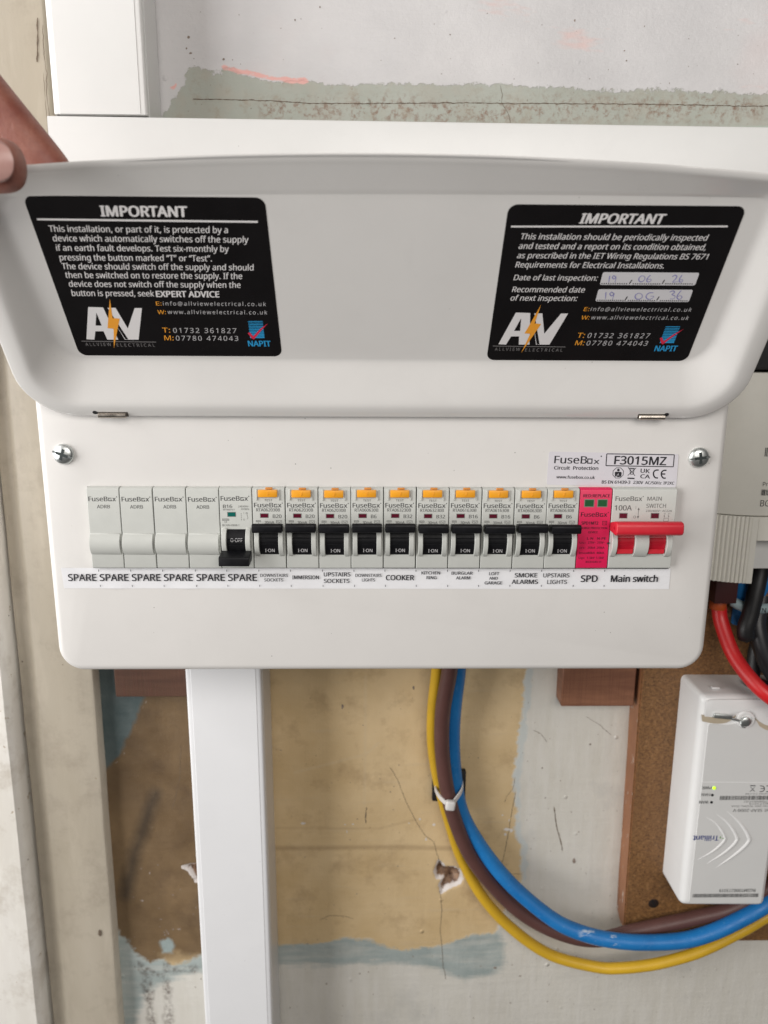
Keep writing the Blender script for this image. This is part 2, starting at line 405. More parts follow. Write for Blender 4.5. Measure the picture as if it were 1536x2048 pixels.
BADGE_TICK = [(86.79, 13.52), (88.0, 13.76), (89.38, 11.43), (93.11, 15.65), (97.57, 19.12), (93.59, 14.73), (89.46, 9.55), (88.37, 10.37)]
NOTICE_B_HEAD = [('IMPORTANT', 32.84, 70.02, 74.2, 4.49)]
NOTICE_B_BODY = [('This installation should be periodically inspected', 7.33, 92.59, 66.37, 2.8), ('and tested and a report on its condition obtained,', 7.32, 93.64, 61.72, 2.85),
 ('as prescribed in the IET Wiring Regulations BS 7671', 7.29, 95.95, 57.06, 2.82), ('Requirements for Electrical Installations.', 7.24, 77.12, 52.33, 2.88),
 ('Date of last inspection:', 7.37, 47.06, 45.69, 2.85), ('Recommended date', 7.54, 42.42, 39.3, 2.94), ('of next inspection:', 7.36, 39.73, 34.61, 2.99)]
HEAD_RULE_B = [(2.48, 72.8), (99.84, 73.68), (100.05, 72.86), (2.51, 71.98)]
DATE_BOX = [[(49.09, 50.23), (94.65, 50.37), (95.32, 43.59), (49.1, 43.46)], [(49.07, 41.17), (94.57, 41.28), (95.22, 34.35), (49.1, 34.46)]]
DATE_DOTS = [[(49.67, 44.2), (62.6, 44.29), (64.77, 44.2), (78.45, 44.3), (80.32, 44.32), (94.05, 44.31)],
 [(49.8, 35.11), (63.1, 35.1), (64.71, 35.11), (78.6, 35.1), (80.4, 35.11), (94.44, 35.0)]]
DATE_SLASH = [[(63.12, 44.09), (63.85, 46.26)], [(78.86, 44.2), (79.42, 46.38)], [(63.32, 34.99), (64.03, 37.36)], [(78.89, 35.1), (79.43, 37.47)]]
HANDWRITING = [[(52.74, 48.43), (53.08, 44.74)], [(55.89, 47.64), (54.59, 48.44), (54.19, 47.42), (55.22, 46.61), (55.87, 47.74), (56.02, 46.41), (56.05, 44.76)],
 [(67.95, 48.54), (67.03, 47.52), (67.3, 45.87), (68.58, 45.27), (69.78, 46.3), (69.51, 47.94), (67.95, 48.54)],
 [(72.02, 48.88), (71.07, 47.34), (71.06, 45.7), (72.14, 45.19), (73.05, 45.92), (72.63, 46.74), (71.39, 46.52)],
 [(82.63, 48.04), (83.55, 48.96), (84.78, 48.26), (84.37, 46.62), (83.7, 45.17), (86.17, 45.6)],
 [(86.96, 48.99), (86.43, 47.15), (86.73, 45.61), (87.97, 45.2), (88.14, 46.44), (86.78, 46.64)], [(53.0, 39.62), (53.66, 35.68)],
 [(57.15, 38.8), (55.63, 39.63), (55.13, 38.57), (56.34, 37.52), (57.15, 38.8), (57.17, 37.2), (57.09, 35.59)],
 [(68.92, 39.2), (67.7, 38.13), (68.16, 36.42), (69.85, 35.79), (71.26, 36.87), (70.6, 38.58), (68.92, 39.2)],
 [(76.02, 39.46), (73.82, 39.24), (73.03, 37.31), (74.59, 35.82), (76.49, 36.48), (76.75, 37.55), (75.24, 37.54)],
 [(83.82, 39.84), (85.2, 40.59), (86.3, 39.75), (85.34, 38.57), (87.11, 37.73), (86.97, 36.34), (85.14, 36.11)],
 [(89.17, 40.82), (88.29, 38.81), (88.39, 36.67), (89.95, 35.93), (90.75, 37.01), (89.66, 38.07), (88.54, 37.42)]]
STRIP_TEXT = [('SPARE', -177.48, -161.14, -30.18, 3.99, 1), ('SPARE', -159.73, -143.08, -30.18, 4.0, 1), ('SPARE', -141.67, -125.0, -30.18, 4.0, 1),
 ('SPARE', -123.59, -106.9, -30.17, 4.0, 1), ('SPARE', -105.2, -88.77, -30.17, 4.0, 1), ('SPARE', -87.35, -70.61, -30.17, 4.01, 1),
 ('DOWNSTAIRS', -69.12, -52.95, -27.79, 1.78, 0.5), ('SOCKETS', -66.93, -55.57, -30.46, 1.78, 0.5), ('IMMERSION', -50.99, -35.35, -29.12, 2.08, 1),
 ('UPSTAIRS', -33.06, -17.41, -27.48, 2.37, 0.8), ('SOCKETS', -33.11, -18.0, -31.36, 2.39, 0.8), ('DOWNSTAIRS', -15.14, 0.25, -27.78, 1.79, 0.5),
 ('LIGHTS', -11.44, -3.45, -30.46, 1.79, 0.5), ('COOKER', 2.25, 18.81, -29.71, 2.98, 1), ('KITCHEN', 22.48, 33.61, -26.28, 1.78, 0.9),
 ('RING', 25.38, 31.67, -29.11, 1.79, 0.9), ('BURGLAR', 39.61, 52.18, -26.43, 1.79, 0.9), ('ALARM', 42.25, 50.84, -29.26, 1.79, 0.9),
 ('LOFT', 61.06, 67.36, -26.72, 1.79, 0.9), ('AND', 61.16, 66.61, -29.4, 1.64, 0.9), ('GARAGE', 58.68, 69.3, -32.25, 1.8, 0.9),
 ('SMOKE', 75.73, 89.21, -28.06, 2.54, 0.9), ('ALARMS', 74.17, 89.69, -31.95, 2.55, 0.9), ('UPSTAIRS', 92.08, 107.59, -28.05, 2.39, 0.4),
 ('LIGHTS', 94.58, 106.38, -31.95, 2.4, 0.4), ('SPD', 113.79, 123.88, -30.74, 3.89, 1), ('Main switch', 131.08, 158.5, -30.74, 3.89, 1)]
STRIP_TICKS = [-159.76, -141.77, -123.75, -105.42, -87.64, -69.55, -51.71, -33.57, -15.69, 1.93, 19.58, 37.54, 55.23, 73.23, 91.26, 109.6, 127.39]
STRIP_OUT = [(-181.07, -23.09), (-180.4, -34.63), (165.81, -34.96), (165.11, -23.86)]
RATING_OUT = [(91.96, 44.17), (163.89, 42.99), (164.21, 24.16), (91.55, 25.7)]
RATING_TEXT = [('FuseB', 95.16, 113.11, 37.72, 37.5, 4.1, 0.3), ('x', 116.95, 120.1, 37.35, 37.31, 3.06, 0.3), ('Circuit  Protection', 95.25, 119.7, 34.23, 33.98, 1.91, 0.9),
 ('www.fusebox.co.uk', 96.79, 118.2, 29.25, 28.93, 1.6, 0.7), ('F3015MZ', 128.51, 157.22, 37.28, 36.77, 4.53, 0.8), ('UK', 143.5, 148.54, 32.55, 32.3, 2.23, 0.8),
 ('CA', 143.59, 148.89, 29.47, 29.27, 2.13, 0.8), ('BS EN 61439-3', 122.33, 138.14, 26.38, 26.26, 1.71, 0.9), ('230V', 139.88, 145.34, 26.26, 26.11, 1.66, 0.7),
 ('AC/50Hz', 146.51, 155.63, 26.06, 25.92, 1.66, 0.6), ('IP2XC', 156.85, 162.85, 25.92, 25.78, 1.66, 0.6)]
RATING_O = [(113.34, 40.4), (116.28, 40.41), (116.31, 37.46), (113.37, 37.5)]
RATING_FRAME = [(123.96, 43.0), (161.49, 42.58), (161.52, 35.89), (123.95, 36.42)]
RATING_OCT = [(131.03, 32.36), (134.3, 32.26)]
RATING_MAN = [[(130.3, 34.32), (130.95, 34.85), (131.72, 34.33), (131.78, 33.58), (131.07, 33.16), (130.36, 33.58)],
 [(129.11, 32.62), (129.61, 33.05), (132.51, 32.95), (133.02, 32.53), (132.87, 30.24), (132.19, 30.24), (132.07, 31.83), (132.1, 29.97), (130.46, 30.08), (130.33, 31.83),
  (130.23, 30.34), (129.43, 30.34)]]
RATING_BIN = [[(136.26, 35.56), (140.58, 30.79)], [(140.91, 35.3), (136.51, 30.94)], [(137.12, 34.66), (140.03, 34.56)], [(137.38, 34.66), (137.93, 31.69)],
 [(139.81, 34.56), (139.46, 31.69)], [(137.88, 31.69), (139.52, 31.64)], [(137.08, 35.13), (139.99, 34.98)]]
RATING_BAR = [(136.44, 29.77), (140.41, 29.62), (140.42, 28.88), (136.45, 29.03)]
RATING_CE = [[(153.51, 34.01), (151.93, 33.95), (150.86, 32.94), (150.96, 31.08), (152.02, 29.76), (153.52, 29.55)],
 [(157.9, 33.86), (156.53, 33.86), (155.34, 32.95), (155.28, 31.2), (156.42, 29.61), (157.86, 29.5)], [(155.23, 31.84), (157.4, 31.79)]]
GREEN_EDGE = [(-147.02, 233.37), (-140.79, 242.16), (-135.51, 246.26), (-129.4, 254.38), (-124.51, 263.57), (-119.79, 270.42), (-112.07, 268.8), (-104.35, 267.18), (-96.11, 270.1),
 (-86.86, 266.79), (-71.01, 263.25), (-48.74, 262.61), (-32.4, 261.91), (-15.09, 261.8), (8.56, 261.74), (30.66, 261.68), (52.79, 261.89), (76.87, 261.84),
 (100.39, 260.92), (121.41, 260.27), (151.32, 260.56), (181.03, 260.27), (218.54, 259.48), (253.99, 258.09)]
PINK_STROKE = [(-99.19, 270.91), (-91.79, 268.72), (-82.47, 267.11), (-70.03, 264.68), (-57.51, 263.38), (-47.47, 263.19)]
PINK_CHIP = [(-133.54, 258.63), (-129.0, 261.53), (-129.83, 257.81)]
TAN = [(-169.22, -119.07), (112.97, -119.49), (110.45, -137.5), (108.83, -176.38), (106.12, -201.54), (104.91, -227.19), (107.61, -253.37), (107.79, -275.57),
 (113.39, -285.49), (114.29, -314.22), (106.13, -330.37), (100.81, -349.1), (95.35, -366.16), (79.02, -366.97), (58.79, -374.94), (42.5, -379.6), (17.94, -380.82),
 (-6.62, -373.86), (-26.98, -368.89), (-47.38, -374.45), (-79.95, -375.59), (-112.55, -378.17), (-141.18, -382.71), (-153.78, -390.79), (-168.3, -395.49),
 (-176.04, -388.64), (-186.31, -390.48), (-198.69, -381.21), (-202.04, -371.14), (-208.82, -364.42), (-213.87, -351.17), (-221.79, -225.66), (-197.43, -205.39),
 (-187.45, -181.63), (-176.16, -158.29), (-171.82, -136.93)]
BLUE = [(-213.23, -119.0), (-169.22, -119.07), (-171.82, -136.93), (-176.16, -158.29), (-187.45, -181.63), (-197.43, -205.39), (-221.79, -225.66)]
BLUE_B = [(-216.22, -355.85), (-185.05, -370.34), (-168.11, -392.1), (-140.96, -377.91), (-112.28, -370.99), (-79.84, -371.29), (-47.28, -366.8), (-22.89, -364.64),
 (17.86, -372.17), (58.67, -370.14), (78.9, -363.15), (99.37, -364.28), (103.18, -377.75), (103.23, -399.61), (90.66, -406.85), (72.1, -410.6), (55.36, -404.04),
 (34.55, -395.52), (1.61, -392.28), (-39.45, -394.8), (-82.5, -395.36), (-113.26, -397.49), (-140.0, -401.12), (-166.88, -406.71), (-183.84, -416.35), (-194.89, -428.59),
 (-203.92, -458.59), (-223.87, -458.36)]
BLUE_C = [(-177.84, -371.36), (-169.6, -368.57), (-164.32, -375.3), (-167.64, -383.9), (-175.67, -382.39)]
PALE = [(110.45, -137.5), (108.83, -176.38), (106.12, -201.54), (104.91, -227.19), (107.61, -253.37), (107.79, -275.57), (113.39, -285.49), (114.29, -314.22)]
CRATERS = [[(45.18, -308.21), (48.17, -298.65), (53.1, -305.06), (59.08, -304.65), (65.56, -307.9), (66.58, -316.17), (63.5, -320.77), (56.32, -323.03), (50.42, -329.01),
  (49.46, -321.59), (52.52, -314.69), (46.91, -314.65)],
 [(-154.75, -302.25), (-147.15, -300.03), (-141.19, -299.17), (-140.36, -314.66), (-145.16, -315.54), (-148.33, -307.75)]]
STAIN_SHADE = [(-216.89, -119.0), (-117.73, -119.14), (-129.3, -390.06), (-174.07, -389.63), (-232.17, -458.26), (-252.91, -458.02)]  # outline of the left bay whose shade is painted into the tan
SMUDGE = [(-172.09, -237.94), (-178.35, -251.81), (-184.66, -271.57), (-191.7, -289.36), (-201.45, -327.99)]
CRACKS = [([(-119.14, 252.47), (-101.86, 252.35), (-76.7, 251.72), (-45.17, 250.29), (-13.53, 250.31), (21.34, 250.64), (56.27, 251.55), (91.29, 251.59), (126.38, 251.93),
   (164.74, 252.29), (203.28, 251.79), (229.03, 251.45), (249.94, 251.65)],
  0.5),
 ([(74.95, 262.11), (76.77, 256.37), (76.3, 252.03), (81.38, 244.81), (82.97, 237.51)], 0.25),
 ([(8.64, -216.02), (14.51, -226.77), (21.31, -246.33), (30.58, -266.2), (36.64, -276.03), (43.86, -281.9), (47.31, -295.46), (49.05, -302.3)], 0.35),
 ([(49.56, -326.22), (51.56, -343.98), (50.34, -362.9), (52.34, -379.69), (53.54, -396.68), (56.34, -410.44)], 0.4),
 ([(106.55, -238.04), (104.47, -253.35), (102.25, -275.54), (99.19, -298.09), (97.06, -304.92)], 0.4),
 ([(105.6, -225.04), (104.47, -234.99), (100.04, -241.06), (98.31, -246.73)], 0.25), ([(107.32, -310.95), (115.35, -311.0)], 0.35),
 ([(-150.61, -196.34), (-152.86, -223.84), (-157.77, -243.21), (-160.96, -251.9)], 0.25),
 ([(-47.08, -352.58), (-38.96, -348.41), (-26.85, -349.45), (-19.99, -351.86)], 0.4), ([(117.64, -184.75), (123.94, -188.12), (128.9, -194.87)], 0.35),
 ([(136.92, -250.01), (140.33, -269.07), (144.66, -282.54), (145.85, -289.32)], 0.7), ([(-9.46, -250.54), (-10.25, -259.33), (-9.86, -265.07)], 0.8),
 ([(157.57, -173.63), (168.76, -180.74), (177.81, -189.15)], 0.3)]
FLECKS = [(-59.17, -264.34, 1.6), (-26.32, -265.86, 0.7), (-20.05, -265.46, 0.9), (-24.79, -272.09, 0.9), (32.48, -261.78, 1.0), (43.57, -266.72, 1.4), (37.49, -279.62, 1.2),
 (23.89, -265.27, 0.7), (97.18, -257.72, 0.8), (100.84, -270.17, 2.0), (104.43, -271.08, 1.8), (99.83, -274.63, 1.2), (102.48, -262.18, 0.8)]
PITS = [(25.84, -149.05, 1.3), (-27.56, -164.41, 1.6), (-42.55, -413.87, 0.9), (-73.21, -437.9, 0.7), (96.61, -399.55, 1.4), (117.72, -408.6, 0.9), (122.36, -187.28, 0.7),
 (126.16, -216.53, 0.8), (162.14, -196.68, 1.0), (155.58, -298.47, 2.0), (-172.66, -365.69, 0.9), (-176.17, -370.42, 0.8), (-181.09, -307.51, 0.8),
 (-161.06, -360.11, 1.2), (-188.65, -332.72, 1.4), (-120.14, 287.53, 0.9), (-98.71, 275.15, 0.8), (-121.7, 281.37, 0.6), (-119.37, 278.59, 0.8), (-53.66, 297.39, 0.6),
 (-38.11, 304.45, 0.6), (120.3, 299.29, 0.7), (152.82, 282.83, 0.5), (154.52, 277.19, 0.5), (42.62, 290.1, 0.5)]
BLUE_CABLE = [(55.05, 80.0, -102.91), (55.79, 86.0, -125.19), (54.23, 92.0, -158.19), (54.85, 97.0, -190.86), (58.02, 98.0, -222.31), (63.53, 97.0, -247.23), (76.11, 94.0, -270.68),
 (93.24, 90.0, -293.59), (112.34, 85.0, -311.78), (136.47, 79.0, -328.63), (158.51, 75.0, -336.41), (179.59, 72.0, -339.22), (202.24, 71.0, -340.29),
 (230.38, 71.0, -338.76), (250.97, 72.0, -333.62), (271.66, 74.0, -324.92), (296.8, 78.0, -312.21), (317.7, 82.0, -295.41), (328.57, 84.0, -266.58)]
BROWN_CABLE = [(49.46, 74.0, -100.4), (49.0, 78.0, -121.52), (45.71, 84.0, -154.01), (46.16, 89.0, -186.19), (49.92, 90.0, -217.15), (57.14, 91.0, -247.3), (70.22, 91.0, -279.29),
 (90.08, 91.0, -307.68), (114.28, 90.0, -331.79), (143.63, 88.0, -347.15), (170.43, 86.0, -351.07), (197.72, 84.0, -342.19), (224.19, 82.5, -334.28),
 (244.96, 83.0, -329.48), (270.26, 83.0, -322.05), (296.87, 84.0, -305.71), (320.67, 84.0, -279.52)]
YELLOW_CABLE = [(41.09, 84.0, -104.56), (41.35, 90.0, -127.0), (39.6, 96.0, -160.22), (40.54, 100.0, -192.54), (45.81, 101.0, -224.18), (53.89, 102.0, -254.98), (64.91, 102.0, -289.89),
 (82.82, 101.0, -324.97), (107.7, 100.0, -353.95), (138.1, 98.0, -375.94), (173.35, 95.0, -384.82), (193.27, 92.0, -383.53), (219.29, 88.0, -376.15),
 (243.51, 84.5, -365.11), (258.45, 83.5, -356.92), (273.25, 83.5, -347.88), (296.1, 84.0, -332.6), (324.71, 85.0, -306.75)]
RED_CABLE = [(235.09, 84.0, -53.06), (236.55, 82.0, -76.1), (237.99, 78.0, -87.49), (242.14, 66.0, -104.62), (249.61, 52.0, -117.21), (259.96, 44.0, -126.31),
 (281.08, 40.0, -139.43)]
BLACK_CABLE = [(260.58, 78.0, -40.5), (256.72, 74.0, -60.63), (253.53, 72.0, -77.92), (251.02, 71.0, -87.7)]
GREY_CABLE = [(266.85, 84.0, -67.63), (263.23, 80.0, -84.59), (263.89, 76.0, -95.96), (269.39, 72.0, -112.85), (279.38, 70.0, -128.82)]
BLACK_CABLE_B = [(266.05, 84.0, -135.51), (268.31, 86.0, -120.99), (269.56, 88.0, -110.36), (271.84, 88.0, -98.95), (275.38, 86.0, -83.14)]

# ------------------------------------------------------------------ the wall behind
WY = 110.0
def sdf_poly(P, X, Z):
    d = np.full(X.shape, 1e9); ins = np.zeros(X.shape, bool); n = len(P)
    for i in range(n):
        ax, az = P[i]; bx, bz = P[(i + 1) % n]; ex, ez = bx - ax, bz - az
        t = np.clip(((X - ax) * ex + (Z - az) * ez) / (ex * ex + ez * ez + 1e-9), 0, 1)
        d = np.minimum(d, (X - ax - t * ex) ** 2 + (Z - az - t * ez) ** 2)
        c = ((az > Z) != (bz > Z)) & (X < (bx - ax) * (Z - az) / (bz - az + 1e-12) + ax)
        ins ^= c
    d = np.sqrt(d); return np.where(ins, d, -d)
def dist_line(P, X, Z):
    d = np.full(X.shape, 1e9)
    for i in range(len(P) - 1):
        ax, az = P[i]; bx, bz = P[i + 1]; ex, ez = bx - ax, bz - az
        t = np.clip(((X - ax) * ex + (Z - az) * ez) / (ex * ex + ez * ez + 1e-9), 0, 1)
        d = np.minimum(d, (X - ax - t * ex) ** 2 + (Z - az - t * ez) ** 2)
    return np.sqrt(d)

def build_wall():
    st = 1.7
    xs = np.concatenate([np.arange(-1100, -330, 22), np.arange(-318, 345, st), np.arange(358, 1100, 22)])
    zs = np.concatenate([np.arange(-1000, -475, 22), np.arange(-465, 330, st), np.arange(345, 900, 22)])
    X, Z = np.meshgrid(xs, zs); nx, nz = len(xs), len(zs)
    A = {}
    ge = [(p[0], p[1]) for p in GREEN_EDGE]
    A['green'] = sdf_poly(ge + [(ge[-1][0] + 40, 200), (ge[0][0], 200)], X, Z)
    A['pink'] = 1.3 - dist_line(PINK_STROKE, X, Z)
    A['pink'] = np.maximum(A['pink'], sdf_poly(PINK_CHIP, X, Z))
    A['tan'] = sdf_poly(TAN, X, Z); A['blue'] = sdf_poly(BLUE, X, Z); A['blueb'] = sdf_poly(BLUE_B, X, Z)
    A['bluec'] = sdf_poly(BLUE_C, X, Z)
    A['pale'] = dist_line(PALE, X, Z)
    A['crater'] = np.maximum(sdf_poly(CRATERS[0], X, Z), sdf_poly(CRATERS[1], X, Z))
    A['smudge'] = dist_line(SMUDGE, X, Z)
    A['stain_shade'] = sdf_poly(STAIN_SHADE, X, Z)
    A['mint'] = sdf_poly([(203, 215), (206, 238), (260, 240), (260, 215)], X, Z)
    A['rust'] = dist_line([(-70, 246), (10, 247), (60, 246), (150, 250), (240, 250)], X, Z)
    A['drip'] = np.minimum(dist_line([(-196, -392), (-190, -402), (-175, -405), (-165, -400), (-150, -398)], X, Z), np.minimum(dist_line([(-190, -400), (-188, -470)], X, Z), dist_line([(-174, -395), (-174, -440), (-176, -470)], X, Z)))
    A['seam'] = np.minimum(dist_line([(-82, -286), (20, -287), (75, -288)], X, Z), dist_line([(-80, -268), (0, -270), (30, -262)], X, Z) + 1.5)
    A['streak'] = np.minimum(dist_line([(-10, -140), (-11, -250)], X, Z), np.minimum(dist_line([(-65, -220), (-10, -205), (0, -195)], X, Z), dist_line([(125, -250), (140, -235), (195, -195)], X, Z)))
    Y = np.full(X.shape, WY)
    cr = A['crater']; rng = np.random.default_rng(3)
    dep = np.clip(cr + 1.0, 0, 6) * 1.5
    Y += np.where(cr > -1.0, dep + rng.normal(0, .9, X.shape) * np.clip(cr, 0, 1.5), 0)
    Y += np.where((X > -206.5) & (X < -196.0) & (Z > 160), 30, 0)      # the open joint beside the architrave
    # hand-laid plaster is never flat
    Y += 1.1 * np.sin(X * .021 + 1.3) * np.sin(Z * .017) + .5 * np.sin(X * .07 + Z * .05) * np.sin(Z * .043 - .7)
    v = np.stack([X, Y, Z], -1).reshape(-1, 3) * S
    i = np.arange(nx * nz).reshape(nz, nx)
    f = np.stack([i[:-1, :-1], i[:-1, 1:], i[1:, 1:], i[1:, :-1]], -1).reshape(-1, 4)
    me = bpy.data.meshes.new('wall')
    me.vertices.add(len(v)); me.vertices.foreach_set('co', v.ravel().astype(np.float32))
    me.loops.add(f.size); me.loops.foreach_set('vertex_index', f.ravel().astype(np.int32))
    me.polygons.add(len(f)); me.polygons.foreach_set('loop_start', (np.arange(len(f)) * 4).astype(np.int32))
    me.update(calc_edges=True); me.validate(); me.shade_smooth()
    for k, a in A.items():
        at = me.attributes.new(k, 'FLOAT', 'POINT'); at.data.foreach_set('value', a.ravel().astype(np.float32))
    n = NT('old_painted_plaster')
    co = n.obj
    n.co = co
    sp = n.t.nodes.new('ShaderNodeSeparateXYZ'); n.L(co, sp.inputs[0])
    nA = n.noise(60, 5, .65); nB = n.noise(260, 4, .7); nC = n.noise(14, 4, .6); nD = n.noise(900, 3, .6)
    nH = n.noise(80, 5, .62, stretch=(.25, 1, 2.2)); nV = n.noise(75, 5, .65, stretch=(2.0, 1, .22))
    cA = n.math('SUBTRACT', nA, .5); cB = n.math('SUBTRACT', nB, .5); cH = n.math('SUBTRACT', nH, .5)
    def mask(name, amp=8.0, fine=4.0, e=.35, h=0.0, shift=0.0):
        x = n.math('ADD', n.attr(name), n.math('ADD', n.math('MULTIPLY', cA, amp), n.math('MULTIPLY', cB, fine)))
        if h: x = n.math('ADD', x, n.math('MULTIPLY', cH, h))
        return n.ramp(n.math('ADD', x, shift), -e, e)
    upper = n.ramp(sp.outputs[2], .05, .08)
    up = n.mix(n.ramp(nC, .32, .68), (.59, .58, .585), (.66, .645, .645))
    up = n.mix(n.math('MULTIPLY', n.ramp(n.noise(9, 3, .6), .54, .68), .55), up, (.66, .56, .55))
    up = n.mix(n.math('MULTIPLY', n.ramp(n.noise(30, 4, .7, stretch=(.4, 1, 1.4)), .64, .74), .6), up, (.74, .50, .46))
    lo = n.mix(n.ramp(nC, .3, .7), (.57, .545, .485), (.645, .625, .57))
    lo = n.mix(n.math('MULTIPLY', n.ramp(nV, .40, .64), .6), lo, (.66, .64, .595))
    lo = n.mix(n.math('MULTIPLY', n.ramp(n.noise(26, 4, .7), .58, .74), .4), lo, (.46, .455, .43))
    c = n.mix(upper, lo, up)
    # blue-grey undercoat
    bl = n.mix(n.ramp(nA, .3, .7), (.27, .325, .32), (.36, .415, .405))
    mb_ = n.math('MULTIPLY', mask('blueb', 9, 5, 3.2, 14), n.ramp(nH, .26, .52, .55, 1.0))
    c = n.mix(n.math('MULTIPLY', mb_, .92), c, bl)
    # tan
    ta = n.mix(n.ramp(nC, .3, .7), (.55, .40, .21), (.69, .53, .315))
    ta = n.mix(n.math('MULTIPLY', n.ramp(n.noise(38, 5, .7), .52, .74), .5), ta, (.31, .205, .105))
    ta = n.mix(n.math('MULTIPLY', n.ramp(nH, .58, .75), .4), ta, (.57, .455, .30))
    ta = n.mix(n.math('MULTIPLY', n.ramp(n.attr('seam'), 3.2, .2), .42), ta, (.22, .14, .075))
    ta = n.mix(n.math('MULTIPLY', n.ramp(n.attr('streak'), 1.8, .2), .35), ta, (.62, .50, .33))
    ta = n.mix(n.math('MULTIPLY', n.ramp(n.math('ADD', n.attr('smudge'), n.math('MULTIPLY', cA, 10)), 9, 0), .72), ta, (.055, .045, .035))
    br = n.mix(n.ramp(nC, .3, .7), (.10, .062, .030), (.205, .135, .07))  # browner tan for the left bay, with its shade painted in
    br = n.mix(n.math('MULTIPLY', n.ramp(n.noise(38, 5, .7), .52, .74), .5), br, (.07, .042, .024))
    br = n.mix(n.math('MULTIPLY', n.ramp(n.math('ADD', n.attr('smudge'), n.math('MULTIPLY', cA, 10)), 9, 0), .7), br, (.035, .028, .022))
    ta = n.mix(n.ramp(n.math('ADD', n.attr('stain_shade'), n.math('MULTIPLY', cA, 22)), -9, 9), ta, br)
    mt = n.math('MAXIMUM', mask('tan', 7, 7, 1.5, 7), mask('blue', 2, 2, 1.0, 0, 3.0))
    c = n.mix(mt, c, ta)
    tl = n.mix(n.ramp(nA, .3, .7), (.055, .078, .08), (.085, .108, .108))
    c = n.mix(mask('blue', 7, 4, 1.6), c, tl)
    c = n.mix(mask('bluec', 6, 5, 1.4), c, bl)
    pale = n.math('MULTIPLY', n.ramp(n.math('ADD', n.attr('pale'), n.math('MULTIPLY', cA, 14)), 5.5, 3.5), n.math('SUBTRACT', 1.0, mt))
    c = n.mix(n.math('MULTIPLY', pale, .7), c, (.50, .545, .54))
    # green undercoat strip above, with its ragged brushed edge
    gr = n.mix(n.ramp(nC, .3, .7), (.355, .375, .322), (.445, .46, .41))
    gr = n.mix(n.math('MULTIPLY', n.ramp(nA, .46, .7), .55), gr, (.45, .41, .345))
    mr = n.math('MULTIPLY', n.ramp(n.math('ADD', n.attr('rust'), n.math('MULTIPLY', cA, 16)), 11, 2), n.ramp(nB, .47, .66))
    gr = n.mix(n.math('MULTIPLY', mr, .85), gr, (.21, .11, .065))
    gr = n.mix(n.math('MULTIPLY', n.ramp(n.noise(90, 5, .75), .54, .70), .5), gr, (.33, .26, .185))
    gr = n.mix(mask('mint', 2, 1, 1.0), gr, (.43, .53, .455))
    mg = mask('green', 5.0, 8.0, .5, 7)
    c = n.mix(mg, c, gr)
    c = n.mix(mask('pink', 3.0, 2.4, .35), c, (.80, .44, .40))
    # drips and rust at the foot of the left bay
    dr = n.math('MULTIPLY', n.ramp(n.math('ADD', n.attr('drip'), n.math('MULTIPLY', cA, 12)), 5, 1), n.ramp(nB, .38, .66))
    c = n.mix(n.math('MULTIPLY', dr, .8), c, (.06, .032, .02))
    # broken plaster
    cr_ = n.math('ADD', n.attr('crater'), n.math('MULTIPLY', cB, 4.0))
    c = n.mix(n.ramp(cr_, -1.5, -1.1), c, (.68, .63, .60))
    c = n.mix(n.ramp(cr_, .6, 1.3), c, n.mix(n.ramp(nB, .38, .62), (.10, .05, .03), (.34, .21, .13)))
    # specks
    v1 = n.voro(150); v2 = n.voro(48)
    k = n.math('MULTIPLY', n.ramp(v1.outputs['Distance'], .075, .045), n.ramp(n.noise(24, 3), .55, .63))
    c = n.mix(n.math('MULTIPLY', k, .7), c, (.13, .08, .055))
    hgt = n.math('ADD', n.math('MULTIPLY', nH, .5), n.math('MULTIPLY', nB, .35))
    lump = n.ramp(v2.outputs['Distance'], .10, .02)
    hgt = n.math('ADD', hgt, n.math('MULTIPLY', n.math('MULTIPLY', lump, n.ramp(n.noise(17, 2), .48, .56)), 1.3))
    lay = n.math('ADD', n.math('MULTIPLY', mt, -.5), n.math('MULTIPLY', mg, -.45))
    hgt = n.math('ADD', hgt, n.math('ADD', n.math('MULTIPLY', n.math('MULTIPLY', nV, .5), n.math('SUBTRACT', 1.0, upper)), lay))
    n.set(Base_Color=c, Roughness=n.ramp(nA, .3, .7, .42, .62), Normal=n.bump(nD, .18, .0003, n.bump(hgt, .6, .0012)))
    o = link('wall', me, n.m); o['kind'] = 'structure'
    return o
wall = build_wall()

def rough_line(P, step=1.1, amp=.22):
    out = []
    for i in range(len(P) - 1):
        a, b = P[i], P[i + 1]; L = math.hypot(b[0] - a[0], b[1] - a[1]); n = max(1, int(L / step))
        for k in range(n):
            t = k / n; x = a[0] + (b[0] - a[0]) * t; z = a[1] + (b[1] - a[1]) * t
            out.append((x + mnoise.noise((x * .3, z * .3, 1)) * amp * 1.6 + random.uniform(-amp, amp) * .5, z + mnoise.noise((x * .3, z * .3, 9)) * amp * 1.6 + random.uniform(-amp, amp) * .5))
    out.append(P[-1]); return out
def on_wall(x, z): return WY + 1.1 * math.sin(x * .021 + 1.3) * math.sin(z * .017) + .5 * math.sin(x * .07 + z * .05) * math.sin(z * .043 - .7)
M['crack'] = flat('crack_shadow_dirt', (.14, .105, .075), .9, mott=.3, scale=400)
M['pit'] = flat('pit_dirt', (.25, .20, .165), .9, mott=.3, scale=400)
M['fleck'] = flat('white_filler', (.66, .62, .57), .7)
